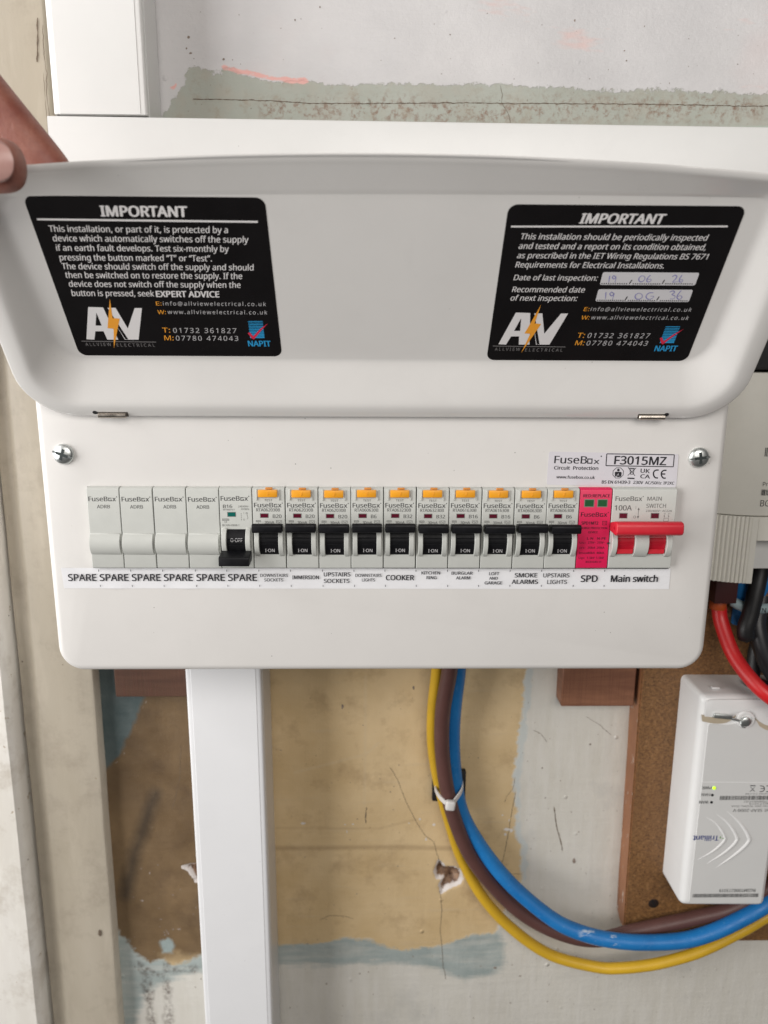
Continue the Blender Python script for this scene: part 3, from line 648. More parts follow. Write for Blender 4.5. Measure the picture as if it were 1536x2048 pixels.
for P, wd in CRACKS:
    q = rough_line(P); m = MB(); ws = [wd * random.uniform(.5, 1.35) for _ in q]
    v = []; f = []
    for i, p in enumerate(q):
        a = q[max(i - 1, 0)]; b = q[min(i + 1, len(q) - 1)]; d = Vector((b[0] - a[0], b[1] - a[1])); d = d.normalized() if d.length else Vector((1, 0))
        h = ws[i] * .5 * (.25 if i in (0, len(q) - 1) else 1)
        for sgn in (1, -1): 
            xx, zz = p[0] - d.y * h * sgn, p[1] + d.x * h * sgn
            v.append((xx, on_wall(xx, zz) - .12, zz))
    for i in range(len(q) - 1): f.append((2 * i, 2 * i + 1, 2 * i + 3, 2 * i + 2))
    mk('crack', v, f, M['crack'], wall, False)
def blots(L, name, mat):
    m = MB()
    for x, z, r in L:
        k = random.uniform(.6, 1.4); a0 = random.uniform(0, 3)
        pts = [(x + r * k * math.cos(t * .6283 + a0) * random.uniform(.6, 1.1), z + r / k * math.sin(t * .6283 + a0) * random.uniform(.6, 1.1)) for t in range(10)]
        m.add([(a, on_wall(a, b) - .14, b) for a, b in pts], [tuple(range(10))])
    o = m.build(name, mat, wall, False); o['kind'] = 'stuff'
blots(FLECKS, 'filler_flecks', M['fleck'])
extra = [(random.uniform(-130, 240), random.uniform(238, 305), random.uniform(.15, .4)) for _ in range(60)] + [(random.uniform(-75, 260), random.uniform(-450, -370), random.uniform(.2, .7)) for _ in range(40)] + [(random.uniform(100, 190), random.uniform(-320, -160), random.uniform(.2, .6)) for _ in range(22)] + [(random.uniform(-75, 90), random.uniform(-380, -140), random.uniform(.2, .6)) for _ in range(45)] + [(random.uniform(-200, -135), random.uniform(-420, -300), random.uniform(.3, .9)) for _ in range(26)]
blots(PITS + extra, 'pits', M['pit'])

# ------------------------------------------------------------------ door frame on the left: architrave and the board outside it
t = thing('door_architrave', 'cream painted timber architrave with chipped edge, left of the white fuse board', 'architrave', (0, 110, 0))
def post(name, prof, mat, parent, top, bot, lean_k):
    """prof (x,y) swept along z with a slight lean; wobbled like hand-planed timber"""
    b = bmesh.new(); n = len(prof); rings = []; m = 44
    for i in range(m + 1):
        z = bot + (top - bot) * i / m
        rings.append([b.verts.new((x + lean_k * z + .5 * mnoise.noise((z * .02, x * .05, 3)), y + .45 * mnoise.noise((z * .018, x * .09, 8)), z)) for x, y in prof])
    for i in range(m):
        for k in range(n): b.faces.new((rings[i][k], rings[i][(k + 1) % n], rings[i + 1][(k + 1) % n], rings[i + 1][k]))
    b.faces.new(rings[0]); b.faces.new(rings[-1][::-1]); bmesh.ops.recalc_face_normals(b, faces=b.faces)
    return MB().bm(b).build(name, mat, parent)
LK = 0.0098
post('jamb_face',
     [(-206.6, 4), (-206.4, -10.2), (-207.0, -11.6), (-208.6, -12.2), (-246, -12.2), (-248.5, -11.6), (-250.5, -9.6), (-253, -8.6), (-258, -9.2), (-260.8, -8.2), (-261.6, -6), (-261.6, 4)],
     M['post_paint'], t, 420, -620, LK)
for P_, w_ in (([(-206.6, 288), (-207.2, 272), (-206.4, 262), (-207.4, 250), (-206.8, 238), (-207.2, 226)], .35), ([(-209.5, 292), (-210.3, 280), (-211.6, 268)], .8), ([(-208.3, 262), (-208.6, 244), (-208.2, 222)], .22)):
    m = MB(); m.quad_strip([(x + LK * z * 1.0 - .3, z) for x, z in rough_line(P_, 2, .25)], lambda u: w_ * (.5 + .8 * abs(math.sin(u * 9))), -12.75); m.build('paint_crack', M['crack'], t, False)
m = MB(); m.poly([(-219.5 + 1.4 * math.cos(k * .7) * (1 + .3 * math.sin(k * 3)), -352 + 3.2 * math.sin(k * .7)) for k in range(9)], -12.75); m.build('dent', M['crack'], t, False)
t = thing('door_board', 'chipped white painted board edge at far left, beyond the dark gap', 'board', (0, 110, 0))
post('board', [(-263.0, 4), (-263.0, -16), (-264.2, -21), (-266.5, -24), (-300, -24.5), (-700, -24.5), (-700, 4)], M['board_paint'], t, 420, -620, LK)

# ------------------------------------------------------------------ trunking
def trunk(name, label, x0, x1, z0, z1, yf, mat, vertical=True, lidw=11, tilt=0.0):
    t = thing(name, label, 'trunking', ((x0 + x1) / 2, WY, (z0 + z1) / 2), rot=(0, tilt, 0))
    hx, hz, d = (x1 - x0) / 2, (z1 - z0) / 2, yf - WY
    m = MB()
    if vertical:
        m.prism([(-hx + .8, 0), (-hx + .8, d + lidw - .5), (-hx + 2.2, d + lidw - .5), (-hx + 2.2, d + 2.5), (hx - 2.2, d + 2.5), (hx - 2.2, d + lidw - .5), (hx - .8, d + lidw - .5), (hx - .8, 0)], -hz, hz, 'z', .25, 1)
        m.build('trunking_base', mat, t)
        m = MB(); m.prism([(-hx, d + lidw), (-hx, d + 1.2), (-hx + .4, d + .4), (-hx + 1.2, d), (-hx + 3.4, d), (-hx + 3.7, d - .3), (hx - 3.7, d - .3), (hx - 3.4, d), (hx - 1.2, d), (hx - .4, d + .4), (hx, d + 1.2), (hx, d + lidw * .42), (hx - .7, d + lidw * .46), (hx - .7, d + lidw * .54), (hx, d + lidw * .58), (hx, d + lidw), (hx - .7, d + lidw), (hx - .7, d + 2), (-hx + .7, d + 2), (-hx + .7, d + lidw)], -hz, hz, 'z', 0)
        m.build('trunking_cover', mat, t)
    else:
        m.prism([(0, hz - .8), (d + lidw - .5, hz - .8), (d + lidw - .5, hz - 2.2), (d + 2.5, hz - 2.2), (d + 2.5, -hz + 2.2), (d + lidw - .5, -hz + 2.2), (d + lidw - .5, -hz + .8), (0, -hz + .8)], -hx, hx, 'x', .25, 1)
        m.build('trunking_base', mat, t)
        m = MB(); m.prism([(d + lidw, hz), (d + 1.6, hz), (d + .5, hz - .4), (d, hz - 1.6), (d, -hz + 1.6), (d + .5, -hz + .4), (d + 1.6, -hz), (d + lidw, -hz), (d + lidw, -hz + .7), (d + 2, -hz + .7), (d + 2, hz - .7), (d + lidw, hz - .7)], -hx, hx, 'x', 0)
        m.build('trunking_cover', mat, t)
    return t
trunk('cable_trunking', 'white upright cable trunking standing on the horizontal run, top left', -193.2, -138.6, 233.1, 400, 75, M['upvc'])
trunk('cable_trunking', 'white horizontal cable trunking above the raised fuse board lid', -197.5, 330, 169, 230.9, 75, M['upvc'], False, tilt=0.0055)
trunk('cable_trunking', 'white upright cable trunking running down below the fuse board', -131.6, -80.6, -560, -84, 63, M['upvc_cool'])

# ------------------------------------------------------------------ battens and the meter board
def batten(x0, x1, z0, z1, yf, label, mat='wood'):
    t = thing('wood_batten', label, 'batten', ((x0 + x1) / 2, WY, (z0 + z1) / 2))
    MB().box(-(x1 - x0) / 2, (x1 - x0) / 2, yf - WY, 2.5, -(z1 - z0) / 2, (z1 - z0) / 2, .7, 1).build('timber', M[mat], t)
batten(-191.5, -132, -149.2, -110, 95, 'dark red-brown wood batten in the shade beside the lower trunking', 'wood_shaded')
batten(133.8, 187.6, -157.6, -110, 95, 'red-brown wood batten with white paint specks, beside the chipboard')
t = thing('chipboard_panel', 'brown chipboard backing board behind the electricity meter', 'board', (300, WY, -60))
pz0, pz1 = -299.5, 260
b = bmesh.new()
ring = [(-109.4, -18, pz1), (-109.4, -18, -100), (-107.4, -18, -250), (-106.6, -18, -282), (-103.6, -18, pz0 + 6), (-95, -18, pz0), (160, -18, pz0), (160, -18, pz1)]
F_ = [b.verts.new(p) for p in ring]; B_ = [b.verts.new((p[0], 2.5, p[2])) for p in ring]
b.faces.new(F_); b.faces.new(B_[::-1])
for i in range(8): b.faces.new((F_[i], F_[(i + 1) % 8], B_[(i + 1) % 8], B_[i]))
bmesh.ops.recalc_face_normals(b, faces=b.faces)
bmesh.ops.bevel(b, geom=[e for e in b.edges if all(abs(v.co.y + 18) < .1 for v in e.verts)], offset=1.0, segments=2, affect='EDGES')
pan = MB().bm(b)
me_o = pan.build('panel', [M['chip'], M['chip_edge']], t)
for p in me_o.data.polygons:
    if p.normal.x < -.35: p.material_index = 1
s_ = MB(); s_.lathe([(4.1, 1.2), (4.1, -.1), (3.6, -.35), (2.0, -.45)], (215.2 - 300, -17.9, -323.9 + 60)); sh = s_.build('board_screw', flat('dark_bronze_screw', (.05, .035, .03), .5, metal=.7), t)
MB().box(-.45, .45, -.62, -.3, -3.5, 3.5, M=Matrix.Translation((215.2 - 300, -17.9, -323.9 + 60)) @ Matrix.Rotation(-.5, 4, 'Y')).build('screw_slot', M['black_soft'], sh)
MB().lathe([(5.6, .3), (5.6, -.04), (4.2, -.05), (4.2, .3)], (215.2 - 300, -17.9, -323.9 + 60)).build('screw_hole', M['chip_edge'], t)

# ------------------------------------------------------------------ the consumer unit: cover, lid, screws
HZ = 62.8; TH = math.radians(36)
unit = thing('consumer_unit', 'white metal fuse board with its hinged lid held open', 'fuse board', (0, 0, 0))
def rrect(x0, x1, z0, z1, r, n=8):
    out = []
    for cx, cz, a in ((x1 - r, z1 - r, 0), (x0 + r, z1 - r, 90), (x0 + r, z0 + r, 180), (x1 - r, z0 + r, 270)):
        for k in range(n + 1):
            t = math.radians(a + 90 * k / n); out.append((cx + r * math.cos(t), cz + r * math.sin(t)))
    return out
def cover():
    X0, X1, Z0, Z1 = -187.8, 190.5, -85.8, 158; ox0, ox1, oz0, oz1 = -162.6, 164.3, -24.2, 24.2
    prof = [(0, 0.6 + 107), (0, 4.2), (.35, 2.6), (1.3, 1.2), (2.6, .35), (4.2, 0)]
    v = []; f = []; N = 36
    for ins, y in prof:
        v += [(x, y, z) for x, z in rrect(X0 + ins, X1 - ins, Z0 + ins, Z1 - ins, 14.5 - ins, 8)]
    for i in range(len(prof) - 1):
        for k in range(N): f.append((i * N + k, i * N + (k + 1) % N, (i + 1) * N + (k + 1) % N, (i + 1) * N + k))
    base = (len(prof) - 1) * N; q = len(v)
    v += [(ox1, 0, oz1), (ox0, 0, oz1), (ox0, 0, oz0), (ox1, 0, oz0)]
    # four flat fields round the opening (corner arcs go with their corner)
    C = [base + 4, base + 13, base + 22, base + 31]
    for c in range(4):
        a, b_ = C[c], C[(c + 1) % 4]
        arc = [base + (a - base + k) % N for k in range(((b_ - a) % N) + 1)]
        f.append(tuple(arc + [q + (c + 1) % 4, q + c]))
    k2 = len(v); v += [(x, 1.4, z) for x, z in ((ox1, oz1), (ox0, oz1), (ox0, oz0), (ox1, oz0))]
    for c in range(4): f.append((q + c, q + (c + 1) % 4, k2 + (c + 1) % 4, k2 + c))
    b = bmesh.new(); vs = [b.verts.new(p) for p in v]
    for g in f: b.faces.new([vs[i] for i in g])
    bmesh.ops.recalc_face_normals(b, faces=b.faces)
    # make sure the front looks at -y
    fr = max(b.faces, key=lambda g: g.calc_area() if abs(g.normal.y) > .9 else 0)
    if fr.normal.y > 0: bmesh.ops.reverse_faces(b, faces=b.faces)
    return MB().bm(b).build('front_cover', M['enamel'], unit)
cover()
MB().box(-184, 187, 2.0, 107, -82, 154, 1).build('back_box', M['enamel'], unit) if False else None
MB().box(-164.5, 166.2, 20, 24, -30, 30).build('device_rail', M['device_dark'], unit)

def lid():
    # side inset, hinge inset, free-end inset, depth, corner radius
    K = [(0.3, 0.3, 0.2, 1.5, 27), (0, 0, 0, .8, 27), (.25, .25, .2, .3, 27), (.9, .9, .6, 0, 26.5), (7.2, 6.2, 1.4, 0, 22.5), (8.8, 7.6, 2.0, .2, 21.5), (10.2, 9.0, 3.0, .8, 20.8),
         (11.6, 11.0, 4.2, 2.0, 20.2), (13.4, 13.5, 5.8, 3.8, 19.6), (18.4, 23.0, 16.0, 10.0, 16.5), (19.8, 25.0, 17.4, 11.4, 15.8), (21.0, 26.6, 18.4, 12.3, 14.8), (22.4, 27.8, 18.9, 12.85, 13.6), (24.0, 29.0, 19.3, 13.0, 12.4)]
    X0, X1, U0, U1 = -188.8, 191.0, 0.0, 135.0
    v = []; f = []; N = None; ns, nb, nc = 10, 30, 10
    for si, hi, ei, y, r in K:
        x0, x1, u0, u1 = X0 + si, X1 - si, U0 + hi, U1 - ei
        re = max(6, r * .55); pts = []
        def arc(cx, cu, rr, a): 
            for k in range(nc + 1):
                t = math.radians(a + 90 * k / nc); pts.append((cx + rr * math.cos(t), cu + rr * math.sin(t)))
        def seg(p, q, n):
            for k in range(1, n): pts.append((p[0] + (q[0] - p[0]) * k / n, p[1] + (q[1] - p[1]) * k / n))
        arc(x1 - re, u1 - re, re, 0); seg((x1 - re, u1), (x0 + re, u1), nb); arc(x0 + re, u1 - re, re, 90); seg((x0, u1 - re), (x0, u0 + r), ns)
        arc(x0 + r, u0 + r, r, 180); seg((x0 + r, u0), (x1 - r, u0), nb); arc(x1 - r, u0 + r, r, 270); seg((x1, u0 + r), (x1, u1 - re), ns)
        N = len(pts)
        wv = 1 - y / 13 * .85
        for x, u in pts:
            g = (u - u0) / (u1 - u0)
            y_ = 13 - (13 - y) * (1 - .70 * max(0, g))
            bow = 5.0 * (x / 130) ** 2 * wv + (1 - wv) * (-1.2 * x / 130)
            v.append((x, y_, u - bow * max(0, g) ** 1.5))
    for i in range(len(K) - 1):
        for k in range(N): f.append((i * N + k, i * N + (k + 1) % N, (i + 1) * N + (k + 1) % N, (i + 1) * N + k))
    f.append(tuple((len(K) - 1) * N + k for k in range(N)))
    b = bmesh.new(); vs = [b.verts.new(p) for p in v]
    for g in f: b.faces.new([vs[i] for i in g])
    bmesh.ops.recalc_face_normals(b, faces=b.faces)
    fl = max(b.faces, key=lambda g: g.calc_area())
    if fl.normal.y > 0: bmesh.ops.reverse_faces(b, faces=b.faces)
    o = MB().bm(b).build('lid', M['lid'], unit, True, 50)
    o.location = (0, -4 * S, HZ * S); o.rotation_euler = (TH, 0, 0)
    md = o.modifiers.new('sheet', 'SOLIDIFY'); md.thickness = .0012; md.offset = -1
    return o
lid_o = lid()
# hinge pins lying in their notches on the lid's lower flange
for x0, x1, hole in ((-151.5, -136.5, -1), (138.2, 152.4, 1)):
    m = MB(); m.lathe([(1.15, 0), (1.45, .3), (1.45, x1 - x0 - .3), (1.15, x1 - x0)], (x0, -.7, 1.55), 'x', 16); hp = m.build('hinge_pin', M['steel_warm'], lid_o)
    m = MB(); m.rect(x0 - .5, x1 + .9, .1, 3.35, -.06); m.build('hinge_notch', flat('hinge_notch_shadow_gap', (.10, .09, .08), .8), lid_o)
    m = MB(); hx = x0 - 1.4 if hole < 0 else x1 + .6
    m.poly([(hx + 1.35 * math.cos(t * .5236), 2.9 + 1.2 * math.sin(t * .5236)) for t in range(12)], -.12); m.build('hinge_hole', M['black_soft'], lid_o)
# cover screws
def cover_screw(x, z, rot):
    t = MB(); t.lathe([(5.6, 0), (5.7, -.7), (5.35, -1.5), (4.5, -2.2), (3.0, -2.75), (1.4, -3.0), (.2, -3.05)], (0, 0, 0), 'y', 36)
    o = t.build('cover_screw', M['steel'], unit); o.location = (x * S, 0, z * S); o.rotation_euler = (0, rot, 0)
    m = MB()
    L_, w_ = 3.1, .75
    m.prism([(-L_, -w_), (-w_, -w_), (-w_, -L_), (w_, -L_), (w_, -w_), (L_, -w_), (L_, w_), (w_, w_), (w_, L_), (-w_, L_), (-w_, w_), (-L_, w_)], -3.08, -2.2, 'y'); m.build('cross_recess', M['steel_dark'], o, False)
    m = MB(); m.box(-5.3, 5.3, -2.92, -1.2, -.42, .42); m.build('screw_slot', flat('slot_grey_steel', (.30, .32, .32), .4, metal=1.0), o, False)
cover_screw(-173.7, 42.0, .35); cover_screw(175.2, 41.1, -.12)

# ------------------------------------------------------------------ notices stuck inside the lid
def lid_frame(x, u, dy):
    c, s = math.cos(TH), math.sin(TH)
    y = 13.0 - dy
    return (x, -4 + y * c - u * s, HZ + y * s + u * c)
def stroke(mb, P, wdt, y):
    return mb.quad_strip(P, wdt, y)
def notice(which, label, loc):
    t = thing('warning_notice', label, 'sticker', loc, 'black notices inside the lid', rot=(TH, 0, 0))
    wd, hg = (102.8, 83.2) if which == 'A' else (105.2, 82.8)
    m = MB(); m.poly(rrect(-1.4 if which == 'A' else 0, wd, -.9, hg - .2, 4.2, 8), -.12); f = m.build('sticker_face', M['sticker_black'], t, False)
    Y = -.2
    head, body = (NOTICE_A_HEAD, NOTICE_A_BODY) if which == 'A' else (NOTICE_B_HEAD, NOTICE_B_BODY)
    m = MB()
    for s_, x0, x1, z, cap in head: text(m, s_, x0, x1, z, cap, Y, 2.4, .12 if which == 'A' else .16)
    hr = HEAD_RULE if which == 'A' else HEAD_RULE_B
    m.poly(hr, Y); m.build('heading', M['ink_white'], t, False)
    m = MB()
    for s_, x0, x1, z, cap in body: text(m, s_, x0, x1, z, cap, Y, .55, .14)
    if which == 'A':
        for s_, x0, x1, z, cap in NOTICE_A_BOLD: text(m, s_, x0, x1, z, cap, Y, 1.9, .10)
    m.build('body_lettering', M['ink_white'], t, False)
    m = MB()
    for s_, x0, x1, z, cap in CONTACT: text(m, s_, x0, x1, z, cap, Y, .1 if '@' in s_ or 'w' in s_ else .0, .12, space=1.25)
    m.build('contact_lettering', M['ink_grey_white'], t, False)
    m = MB()
    for s_, x0, x1, z, cap in CONTACT_KEYS: text(m, s_, x0, x1, z, cap, Y, .2, .12)
    m.build('contact_keys', M['ink_orange'], t, False)
    m = MB(); m.poly(LOGO_A, Y); m.poly(LOGO_V, Y - .02); m.build('logo_letters', M['ink_white'], t, False)
    m = MB(); m.poly(LOGO_A_HOLE, Y - .05); m.poly([(19.0, 28.2), (20.2, 28.2), (26.1, 9.2), (24.6, 9.2)], Y - .03); m.build('logo_counter', M['sticker_black'], t, False)
    m = MB(); m.poly(BOLT, Y - .09); m.build('lightning_bolt', M['ink_orange'], t, False)
    m = MB()
    for s_, x0, x1, z, cap in LOGO_SMALL: text(m, s_, x0, x1, z, cap, Y, .1)
    m.poly(LOGO_RULE, Y); m.build('logo_name', M['ink_dim'], t, False)
    # accreditation badge: blue bars, red tick, name
    m = MB(); a, b, c, d = BADGE
    for k in range(11):
        p0, p1 = k / 11, (k + .42 + .045 * k) / 11
        def L_(p, q, u): return (p[0] + (q[0] - p[0]) * u, p[1] + (q[1] - p[1]) * u)
        m.poly([L_(a, d, p0), L_(b, c, p0), L_(b, c, p1), L_(a, d, p1)], Y)
    for s_, x0, x1, z, cap in BADGE_NAME: text(m, s_, x0, x1, z, cap, Y, 1.6)
    m.build('badge', M['ink_blue'], t, False)
    m = MB(); m.poly(BADGE_TICK, Y - .05); m.build('badge_tick', M['ink_red'], t, False)
    if which == 'B':
        for bx, dots in zip(DATE_BOX, DATE_DOTS):
            m = MB(); x0, x1, z0, z1 = bx[0][0], bx[1][0] + .3, bx[3][1], bx[0][1]; m.poly(rrect(x0, x1, z0, z1, .9, 4), Y); m.build('date_panel', M['date_paper'], t, False)
        m = MB()
        for dots in DATE_DOTS:
            for k in range(0, 6, 2):
                x0, x1, z = dots[k][0], dots[k + 1][0], dots[k][1]; q = int((x1 - x0) / 1.0)
                for j in range(q): m.rect(x0 + (x1 - x0) * j / q, x0 + (x1 - x0) * j / q + .58, z - .25, z + .3, Y - .06)
        for P in DATE_SLASH: m.quad_strip(P, .5, Y - .06)
        m.build('dotted_line', M['ink_black'], t, False)
        m = MB()
        for k, P in enumerate(HANDWRITING):
            q = [(p.x, p.z) for p in smooth_path([(a_, 0, b_) for a_, b_ in P], .5)]
            m.quad_strip(q, lambda u: .34 + .12 * math.sin(u * 5), Y - .05 - .002 * k)
        m.build('handwriting', M['ink_pen'], t, False)
    return t
notice('A', 'black notice about testing six-monthly, stuck inside lid beside the thumb', lid_frame(-155.0, 31.2, 0.0))
notice('B', 'black notice with two handwritten inspection dates, stuck inside the lid', lid_frame(54.1, 29.5, 0.0))

# ------------------------------------------------------------------ rating sticker and the circuit label strip
t = thing('rating_sticker', 'small white maker sticker with framed model number, above the main switch', 'sticker', (0, 0, 0))
m = MB()
def rounded(P, r, n=4):
    out = []
    for i in range(len(P)):
        a, b, c = Vector(P[i - 1]), Vector(P[i]), Vector(P[(i + 1) % len(P)])
        u, v = (a - b).normalized(), (c - b).normalized(); p, q = b + u * r, b + v * r
        for k in range(n + 1):
            s_ = k / n; out.append(tuple(p * (1 - s_) ** 2 + b * 2 * s_ * (1 - s_) + q * s_ * s_))
    return out
m.prism(rounded([RATING_OUT[0], RATING_OUT[1], RATING_OUT[2], RATING_OUT[3]], 1.2), -4.35, -4.2, 'y')
# the sticker bridges from the cover on to the device fronts, so its upper edge meets the enamel
m.v = [(x, y + 4.05 * min(1, max(0, (z - 25.5) / 3.0)), z) for x, y, z in m.v]
m = MB(); R_ = rounded(RATING_OUT, 1.2); m.prism(R_, -.22, -.06, 'y'); m.build('sticker_face', M['sticker_white'], t, False)
m = MB(); Y = -.27
for s_, x0, x1, z, z2, cap, bo in RATING_TEXT: text(m, s_, x0, x1, z, cap, Y, bo + .65, .03, z2=z2)
a = RATING_O
def ringpoly(mb, P, tk, y):
    c = Vector((sum(p[0] for p in P) / len(P), sum(p[1] for p in P) / len(P))); n = len(P)
    Q = [tuple(Vector(p) + (c - Vector(p)).normalized() * tk) for p in P]
    for i in range(n): mb.poly([P[i], P[(i + 1) % n], Q[(i + 1) % n], Q[i]], y)
ringpoly(m, RATING_O, .85, Y)
for k in range(4): m.quad_strip([RATING_FRAME[k], RATING_FRAME[(k + 1) % 4]], .5, Y - .003 * k)
oc, oe = RATING_OCT; rr = math.hypot(oe[0] - oc[0], oe[1] - oc[1])
ringpoly(m, [(oc[0] + rr * math.cos(k * .7854 + .39), oc[1] + rr * math.sin(k * .7854 + .39)) for k in range(8)], .34, Y)
for P in RATING_MAN: m.poly(P, Y)
m.poly(RATING_BAR, Y)
for k, P in enumerate(RATING_BIN): m.quad_strip(P, .34, Y - .01 - .004 * k)
for k, P in enumerate(RATING_CE): m.quad_strip([(p.x, p.z) for p in smooth_path([(a_, 0, b_) for a_, b_ in P], .4)], .75, Y - .002 * k)
xq, zq = RATING_TEXT[1][2] + .9, RATING_TEXT[0][3] + RATING_TEXT[0][5] * .95
m.poly([(xq + .4 * math.cos(k * .785), zq + .4 * math.sin(k * .785)) for k in range(8)], Y)
m.build('lettering', M['ink_black'], t, False)
m = MB(); bz = Vector((oc[0], oc[1] - rr * .3)); m.poly([(bz.x + .35, bz.y + 1.0), (bz.x - .45, bz.y - .1), (bz.x - .02, bz.y - .05), (bz.x - .3, bz.y - 1.0), (bz.x + .5, bz.y + .15), (bz.x + .08, bz.y + .1)], Y - .03); m.build('symbol_cutout', M['sticker_white'], t, False)

t = thing('circuit_label_strip', 'long white tape strip of printed circuit names under the breakers', 'label strip', (0, 0, 0))
sx0, sx1, sz0, sz1 = -181.0, 165.4, -34.75, -22.65
b = bmesh.new(); n_ = 150; rows = []
for i in range(n_ + 1):
    x = sx0 + (sx1 - sx0) * i / n_; row = []
    for k in range(5):
        u = k / 4; z = sz0 + (sz1 - sz0) * u - (x - sx0) / (sx1 - sx0) * .5
        lift = max(0, mnoise.noise((x * .05, u * 1.2, 4)) - .12) * .9 * (1.0 if x < -40 else .35) * (1 if k in (0, 4) else .35)
        row.append(b.verts.new((x + (.7 if i == 0 else 0) * (1 - u), -.16 - lift, z)))
    rows.append(row)
for i in range(n_):
    for k in range(4): b.faces.new((rows[i][k], rows[i + 1][k], rows[i + 1][k + 1], rows[i][k + 1]))
MB().bm(b).build('tape', M['paper'], t, True, 80)
m = MB()
for s_, x0, x1, z, cap, bo in STRIP_TEXT: text(m, s_, x0 + .3, x1 - .3, z, cap, -.72, bo * 1.3)
m.build('lettering', M['ink_black'], t, False)
m = MB()
for x in STRIP_TICKS:
    m.rect(x - .16, x + .16, -24.7, -23.5, -.72); m.rect(x + .1, x + .42, -33.7, -32.5, -.72)
m.build('tick_marks', M['ink_black'], t, False)

# ------------------------------------------------------------------ devices
P0, PW = -162.0, 18.1
def dx(i): return P0 + PW * (i + .5)
HW = 8.83     # half width of one module
def body(parent, hw=HW, mat='device', zt=24.35, zb=-21.9, yf=-4.0):
    m = MB(); m.prism([(38, zt), (yf + 1.6, zt), (yf + .5, zt - .45), (yf, zt - 1.6), (yf, zb + .8), (yf + .8, zb), (38, zb)], -hw, hw, 'x', .28, 1)
    return m.build('housing', M[mat], parent, True, 30)
def seg_prof(z0, z1, yb, sag, n=10):
    """outline of a circular bulge from z1 down to z0, standing sag proud of yb"""
    h = (z1 - z0) / 2; R = (h * h + sag * sag) / (2 * sag); c = (z0 + z1) / 2; a = math.asin(min(1, h / R)); out = [(yb + 1.5, z1), ]
    for k in range(n + 1):
        t = a - 2 * a * k / n; out.append((yb - (R * math.cos(t) - (R - sag)), c + R * math.sin(t)))
    out.append((yb + 1.5, z0)); return out
def blank(i, label):
    t = thing('blank_module', label, 'blank module', (dx(i), 0, 0), 'spare blank modules at the start of the row')
    return t
BL = ['plain grey blank module at the left end of the device row', 'plain blank module second from the left end of the device row', 'plain blank module between two others, two away from the switched-off breaker', 'plain blank module touching the switched-off breaker']
b0 = blank(0, BL[0])
body(b0, mat='device')
m = MB(); m.prism(seg_prof(-13.8, -1.4, -4.0, 2.7, 14), -HW + .15, HW - .7, 'x', .2, 1); m.build('grip', M['device'], b0)
m = MB(); brand(m, -7.9, 7.5, 16.6, 2.55, -4.06, 1.0); text(m, 'ADRB', -3.6, 3.4, 12.6, 1.95, -4.06, .4); m.build('lettering', M['ink_grey'], b0, False)
def dup(root, loc, label):
    r = root.copy(); COL.objects.link(r); r.location = tuple(x * S for x in loc); r['label'] = label
    for ch in list(root.children):
        c = ch.copy(); COL.objects.link(c); c.parent = r
        for g in ch.children:
            d = g.copy(); COL.objects.link(d); d.parent = c
    return r
for i in (1, 2, 3): dup(b0, (dx(i) + random.uniform(-.1, .1), random.uniform(-.2, .2), random.uniform(-.15, .1)), BL[i])

def toggle_set(t, on, x0=-HW, x1=HW, mats=('black', 'black'), word=True):
    pass
def guards(t, xs, zt, zb, mat='device', sag=4.4):
    for a, b_ in xs:
        m = MB(); m.prism(seg_prof(zb, zt, -4.0, sag, 14), a, b_, 'x', .25, 1); m.build('toggle_guard', M[mat], t)
def drum(t, a, b_, zt, zb, mat, sag=2.9):
    p = seg_prof(zb, zt, -3.9, sag, 16)
    m = MB(); m.prism(p, a, b_, 'x', 0)
    # the ribs moulded across the drum
    o = m.build('toggle', M[mat], t)
    m = MB()
    for k, f in enumerate((.36, .5, .57)):
        z = zt + (zb - zt) * f; m.box(a + .15, b_ - .15, -4.0 - sag * (1 - (2 * f - 1) ** 2) - .35, -4.0, z - .28, z + .28, .12, 1)
    m.build('toggle_ribs', M[mat], o)
    return o
# --- the miniature breaker that is switched off
t = thing('circuit_breaker', 'breaker switched off, handle down, with teal window, next to the blank modules', 'circuit breaker', (dx(4), 0, 0), 'circuit breakers in the fuse board')
body(t)
guards(t, ((-7.9, -5.3), (5.2, 7.9)), 1.9, -13.6)
d = drum(t, -5.2, 5.1, 1.0, -14.0, 'black')
m = MB(); text(m, 'O·OFF', -3.1, 3.5, -5.7, 2.1, -6.95, .3); o = m.build('toggle_lettering', M['ink_grey_white'], d, False)
m = MB(); m.prism([(-6.2, -10.6), (-15.6, -12.0), (-16.2, -12.6), (-16.2, -16.7), (-15.6, -17.2), (-6.2, -16.2)], -8.3, 8.3, 'x', .45, 2); m.build('handle', M['black'], d)
m = MB(); m.rect(-4.9, -.1, 7.9, 10.7, -4.05); wf = m.build('indicator_frame', M['device_dark'], t, False)
m = MB(); m.box(-4.5, -.4, -4.15, -4.0, 8.2, 10.4); m.build('indicator_window', M['window_green'], wf)
m = MB(); Y = -4.06
brand(m, -8.1, 7.3, 17.0, 2.6, Y, 1.0); text(m, 'B16', -7.0, -2.0, 12.9, 1.9, Y, .8)
text(m, 'MT06B161', -7.0, -.9, 11.5, .95, Y); text(m, '230/400V~', 1.4, 7.3, 13.3, 1.0, Y); text(m, '50/60Hz', 2.8, 7.3, 11.8, 1.0, Y)
text(m, 'IEC/EN 60898-1', -7.9, 1.4, 2.6, 1.05, Y, .1); m.frame(-7.7, -4.0, 5.7, 6.9, .16, Y); text(m, '6000', -7.3, -4.4, 5.95, .7, Y); text(m, 'LR', -6.5, -5.2, 4.5, .9, Y)
for k in range(4): m.rect(2.7, 2.95, 6.0 + k * 1.1, 6.6 + k * 1.1, Y)
